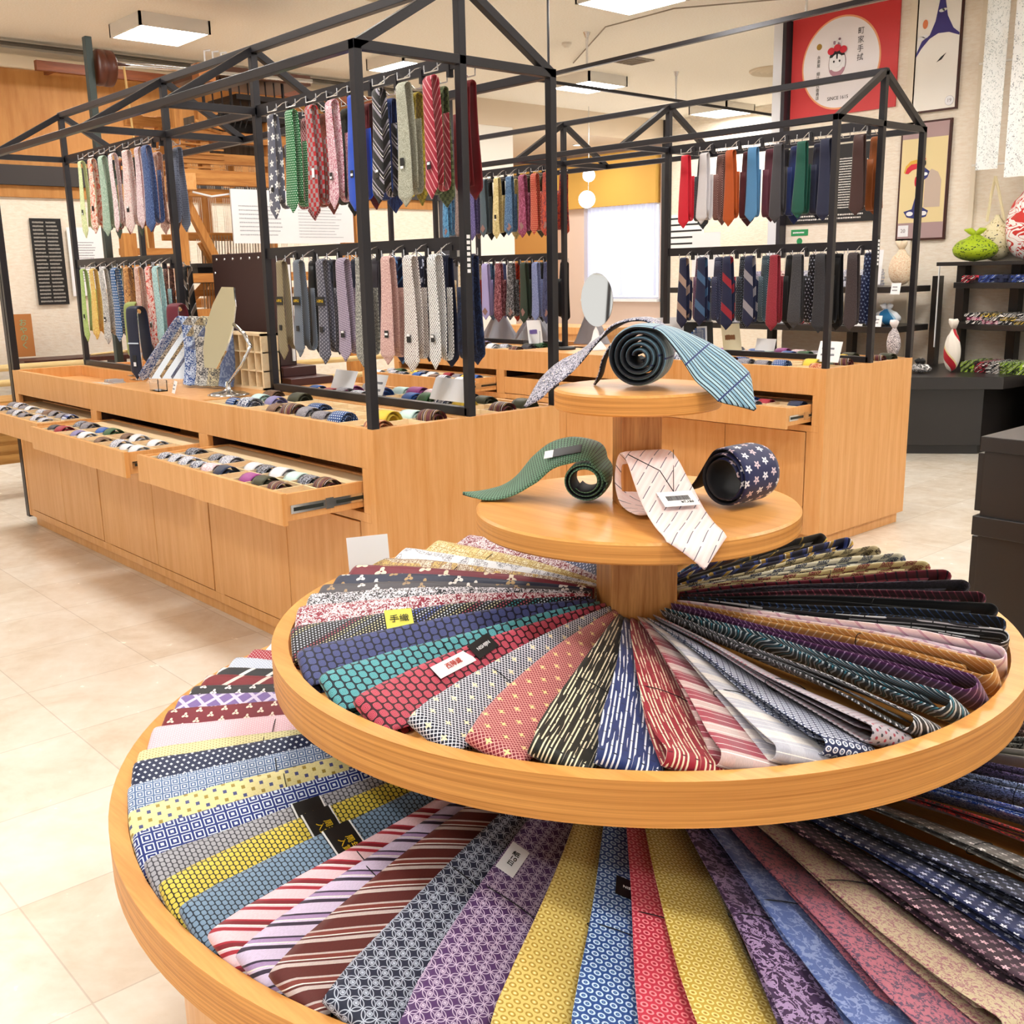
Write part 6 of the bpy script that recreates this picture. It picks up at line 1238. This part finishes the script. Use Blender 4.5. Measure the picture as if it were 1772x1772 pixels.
# ------------------------------------------------------------------ shelves, counter and goods on the right
def shelves():
    F = M_FURN
    t = thing('shelf_unit', 'black two-shelf display unit below the posters behind right cabinet', 'shelf', (2.6, -6.5, 0))
    for z in (1.245, .925): G().box(1.52, 3.9, -6.72, -6.12, z-.05, z).build('shelf_board', F, t, bevel=.004)
    for x in (1.48, 2.25, 3.1, 3.88): G().box(x-.03, x+.03, -6.80, -6.72, 0, 1.32).build('upright', F, t)
    G().box(1.4, 3.9, -6.76, -5.95, .50, .55).box(1.5, 3.8, -6.7, -6.05, 0, .5).build('base_counter', F, t, bevel=.004)
    t = thing('corner_counter', 'black angled counter with stepped shelves at far right', 'counter', (.6, -6.3, 0))
    def poly(pts, z0, z1, name): return G().poly([(x, y, z0) for x, y in pts], (0, 0, z1-z0)).build(name, F, t, bevel=.003)
    poly([(.60, -6.84), (.69, -5.98), (1.30, -5.46), (1.38, -6.84)][::-1], 0, .07, 'plinth'); poly([(.54, -6.84), (.66, -5.95), (1.32, -5.40), (1.38, -6.84)][::-1], .07, .51, 'body')
    poly([(.40, -6.84), (.50, -5.90), (1.32, -5.24), (1.38, -6.84)][::-1], .51, .60, 'top_slab')
    for z in (.955, 1.27): poly([(-.1, -6.84), (-.1, -6.25), (.86, -6.25), (1.22, -6.5), (1.22, -6.84)][::-1], z-.045, z, 'shelf_board')
    poly([(-.1, -6.84), (-.1, -6.35), (1.3, -6.35), (1.3, -6.84)][::-1], 1.40, 1.43, 'top_board')
    for x in (1.26, .82, .35): G().box(x-.035, x+.035, -6.80, -6.70, .6, 1.42).build('upright', F, t)
    G().box(1.34, 1.348, -6.5, -6.49, .75, 1.42).build('white_edge', M_WHITE, t)
    poly([(-1.6, -6.84), (-1.6, -6.1), (.40, -6.1), (.50, -6.84)][::-1], .0, .56, 'side_counter').data.materials[0] = plain('side_counter_reflection', '#5a524d', .35)  # black gloss counter; this lighter grey stands in for reflected light
    # wrapped bundles and bags on top
    def bag(x, y, z, rx, rz, des, label, cat, knot=True, ry=None, k=1.):
        g = G(); n = 36; m = 16; vs = []; ry = ry or rx*.7
        for j in range(m+1):
            f = j/m; r = sin(pi*min(1, f*1.02)**.75)**.7 if 0 < j < m else .03
            if f > .8: r = max(.12, r*.8)
            for a in range(n): q = 1+.08*sin(a*7*2*pi/n+j*.5)*(f); vs.append((x+rx*r*q*cos(2*pi*a/n), y+ry*r*q*sin(2*pi*a/n), z+rz*f*(1 if f < .8 else 1.0)))
        fs = [(j*n+a, j*n+(a+1) % n, (j+1)*n+(a+1) % n, (j+1)*n+a) for j in range(m) for a in range(n)]
        fs += [tuple(range(n))[::-1], tuple(m*n+a for a in range(n))]
        uv = [[(i % n/n*rx*5, i//n/m*rz*1.4) for i in f] for f in fs]
        g.add(vs, fs, 0, uv); mt = silk(des); b = thing('cloth_bundle' if cat == 'bundle' else 'cloth_bag', label, cat, (x, y, z)); g.build('body', mt, b, smooth=True)
        if knot:
            g = G()
            for s in (-1, 1): g.tube([(x, y, z+rz*.93), (x+s*rx*.25, y+.01, z+rz*1.08), (x+s*rx*.5, y+.02, z+rz*1.12)], [.02, .026, .005], 8)
            g.build('knot', mt, b, smooth=True)
        return b
    bag(1.09, -6.55, 1.43, .175, .22, ('ink', '#a4bc1c', '#3c5c14', '#26380c', .06, 0), 'lime green knotted cloth bundle on the corner shelf top', 'bundle')
    b = bag(1.02, -6.75, 1.43, .14, .36, ('ink', '#e8dcb4', '#b8a468', '#1c1c1c', .07, 0), 'cream patterned cloth bag hanging above lime green bundle', 'bag', False)
    for s in (-1, 1): G().tube([(1.02+s*.07, -6.72, 1.74), (1.03+s*.03, -6.7, 1.95), (1.03, -6.68, 2.08)], .012, 8).build('strap', silk(('ink', '#e8dcb4', '#b8a468', '#1c1c1c', .07, 0)), b)
    bag(.74, -6.66, 1.43, .165, .60, ('paisley', '#f2ece8', '#c8342c', '', .14, 0), 'white cloth bag with red chrysanthemum pattern', 'bag', True, .12)
    bag(.52, -6.70, 1.43, .14, .58, ('plain', '#151517', '', '', 1, 0), 'black cloth bag right of the chrysanthemum bag', 'bag', False, .12)
    bag(1.30, -5.75, .72, .055, .25, ('vine', '#efe6e6', '#3c3440', '#a06878', .015, 0), 'small wrapped bottle in black-white cloth on corner counter', 'bundle', True)
    one('small_stand', G().box(1.22, 1.38, -5.83, -5.67, .70, .72).box(1.25, 1.35, -5.80, -5.70, .60, .70), F, 'small black stand under the wrapped bottle', 'stand')
    bag(.98, -6.06, .60, .065, .36, ('band', '#f0e8dc', '#b82430', '#e8d8a0', .2, 30), 'red and white wrapped bottle on the corner counter', 'bundle', True)
    bag(1.12, -5.85, .60, .085, .085, ('paisley', '#1a1a1c', '#eceaea', '', .03, 0), 'small black-white knotted bundle beside the red wrapped bottle', 'bundle', True)
    bag(1.60, -6.35, 1.245, .10, .32, ('leaf', '#ead8bc', '#d8b08c', '', .03, 0), 'cream frilled cloth bag on upper black shelf', 'bag', True, .08)
    bag(1.68, -6.32, .925, .115, .15, ('band', '#e0e4ea', '#2878b0', '#9cc4dc', .3, 20), 'blue and white cloth bundle on the lower black shelf', 'bundle', True)
    # folded cloth stacks
    def stack(x0, x1, y0, y1, z, n, cols, lab, nm):
        r = random.Random(len(lab)); w = (x1-x0)
        for k in range(n):
            cc = cols[k % len(cols)]; a = x0+w*(k % 5)/5+r.uniform(-.01, .01); zz = z+.027*(k//5)
            g = G(); ww = w/5*.98; pts = [(a+ww*i/6, zz+.016*abs(sin(i*1.3+k))*(.6)) for i in range(7)]
            for i in range(6): g.box(pts[i][0], pts[i+1][0]+.001, y0+r.uniform(0, .03), y1+r.uniform(-.02, .02), zz, zz+.024+.005*sin(i*2.1+k))
            tag_lab = '%s, %s pile from left, %s layer up' % (lab, ORD[4-k % 5], ORD[k//5])
            g.autouv(); one('folded_cloth', g, silk(cc), tag_lab, 'folded cloth', nm)
    BW = ('wave', '#1c1c1e', '#e8e4e0', '#c8c0b8', .05, 40); GR = ('wave', '#2c3c1c', '#a4c83c', '#dce8c8', .05, 30); RD_ = ('wave', '#241418', '#c03040', '#e8dcd8', .05, 50); YL = ('wave', '#3c3420', '#e0c04c', '#f0ece0', .05, 30); BL = ('wave', '#16245c', '#3c5cb4', '#c8d4ec', .05, 30); PK = ('wave', '#8c2c50', '#e8c8d4', '#f4f0ec', .05, 30)
    stack(.42, 1.08, -6.62, -6.32, 1.272, 10, [BL, BL, ('plain', '#1c2444', '', '', 1, 0), BL, RD_], 'blue patterned folded cloth', 'folded cloths on corner shelf, top')
    stack(.36, 1.02, -6.62, -6.30, .957, 15, [BW, YL, BW, PK, BW, BW], 'striped folded cloth on middle corner shelf', 'folded cloths on corner shelf, middle')
    stack(.44, .92, -6.45, -6.10, .602, 15, [GR, GR, BW, RD_, GR], 'green black folded cloth on corner counter', 'folded cloths on corner counter')
    LV = ('leaf', '#c8c4dc', '#5c5c84', '#f0e8f0', .02, 0); PKK = ('leaf', '#f0e0dc', '#d89890', '', .02, 0); WT = ('vine', '#f0eef0', '#9ca0b8', '', .02, 0)
    stack(1.9, 3.1, -6.65, -6.25, 1.247, 25, [WT, LV, WT, PKK, LV], 'pale patterned folded cloth on upper black shelf', 'folded cloths on the upper black shelf')
    stack(1.9, 3.3, -6.60, -6.25, .927, 10, [BW, RD_, WT, ('plain', '#1c1c20', '', '', 1, 0), WT], 'patterned folded cloth on lower black shelf', 'folded cloths on the lower black shelf')
    placard((1.82, -6.3, 1.40), XV, (-.42, -.1, 1), .16, .28, 'large white slanted panel on upper black shelf', mark=False, name='display_card')
    for k, (x, y, z, w) in enumerate(((1.72, -6.10, 1.23, .09), (1.50, -6.1, 1.23, .08), (1.85, -6.15, .97, .10), (1.66, -6.12, .97, .09), (2.15, -6.13, .97, .08), (2.6, -6.13, 1.29, .07))):
        placard((x, y, z), XV, (0, -.2, 1), w, .09, 'small white price card on black shelves, %s of six' % ORD[k], n=2, seed=30+k)
    # hanging hand towels
    rodm = plain('towel_rod', '#e8e2d8', .4)
    t = thing('towel_rail', 'two pale rods holding hanging towels on the poster wall', 'rail', (.75, -6.5, 2.1))
    for z, dx in ((2.16, 0), (2.9, 0)): G().tube([(1.14, -6.5, z), (-.2, -6.5, z-.02)], .009, 8).build('rod', rodm, t)
    for k, (xa, xb, z0, z1, des, lab) in enumerate(((.93, 1.10, 2.12, 3.45, ('ink', '#eef0ee', '#b8c0c0', '#98a0a0', .03, 0), 'white towel with grey script and twigs, leftmost hanging towel'), (.69, .88, 2.05, 3.40, ('ink', '#f0f0ee', '#a4a8aa', '#c4c8c8', .04, 0), 'white towel with ink bamboo, middle hanging towel'), (.42, .64, 2.18, 3.35, ('ink', '#f0efe8', '#2c9c5c', '#b8d8c0', .12, 0), 'white towel with green motif, rightmost hanging towel'))):
        g = G(); n = 16; m = 12; vs = []; uvs = []
        for j in range(m+1):
            for i in range(n+1): u = i/n; z = z1+(z0-z1)*j/m; vs.append((xb+(xa-xb)*u, -6.485+.010*sin(u*6+j*.2+k)+.004, z))
        for j in range(m+1):
            for i in range(n+1): u = i/n; z = z1+(z0-z1)*j/m; vs.append((xb+(xa-xb)*u, -6.490+.010*sin(u*6+j*.2+k)+.004, z))
        S = (m+1)*(n+1); fs = []
        for j in range(m):
            for i in range(n): a = j*(n+1)+i; fs.append((a, a+1, a+n+2, a+n+1)); fs.append((S+a, S+a+n+1, S+a+n+2, S+a+1))
        uvs = [[((i % S) % (n+1)/n*.2, (i % S)//(n+1)/m*1.2) for i in f] for f in fs]
        g.add(vs, fs, 0, uvs); one('hand_towel', g, silk(des), lab, 'towel', 'hanging hand towels', smooth=True)
    one('paper_tag', G().box(.5, .62, -6.47, -6.46, 1.95, 2.08), plain('kraft', '#a8845c', .7), 'brown kraft tag on the black cloth bag', 'tag')
    # black chest at the right edge
    t = thing('black_chest', 'black chest of drawers at the right edge of the picture', 'chest', (-1.9, -1.8, 0))
    G().box(-2.5, -1.46, -2.1, -1.22, .03, .86).box(-2.5, -1.45, -2.12, -1.21, .86, .905).box(-2.5, -1.445, -2.12, -1.205, .60, .66).box(-2.45, -1.5, -2.05, -1.27, 0, .03).build('case', M_FURN, t, bevel=.002)
    for z0, z1 in ((.67, .85), (.36, .59), (.06, .345)): G().box(-1.462, -1.435, -2.06, -1.235, z0, z1).build('drawer', M_FURN, t, bevel=.002)
    g = G(); n = 16
    for k in range(9):
        z = .906+.012*k; g.box(-2.2+.01*k, -1.53-.022*k, -1.95, -1.36-.035*k, z, z+.011)
    g.autouv(); one('folded_cloth', g, silk(('tweed', '#dfe3ea', '#f0f0f4', '', .02, 0)), 'pile of white and pale blue cloth on the black chest', 'folded cloth')
shelves()
print('objects', len(bpy.data.objects))
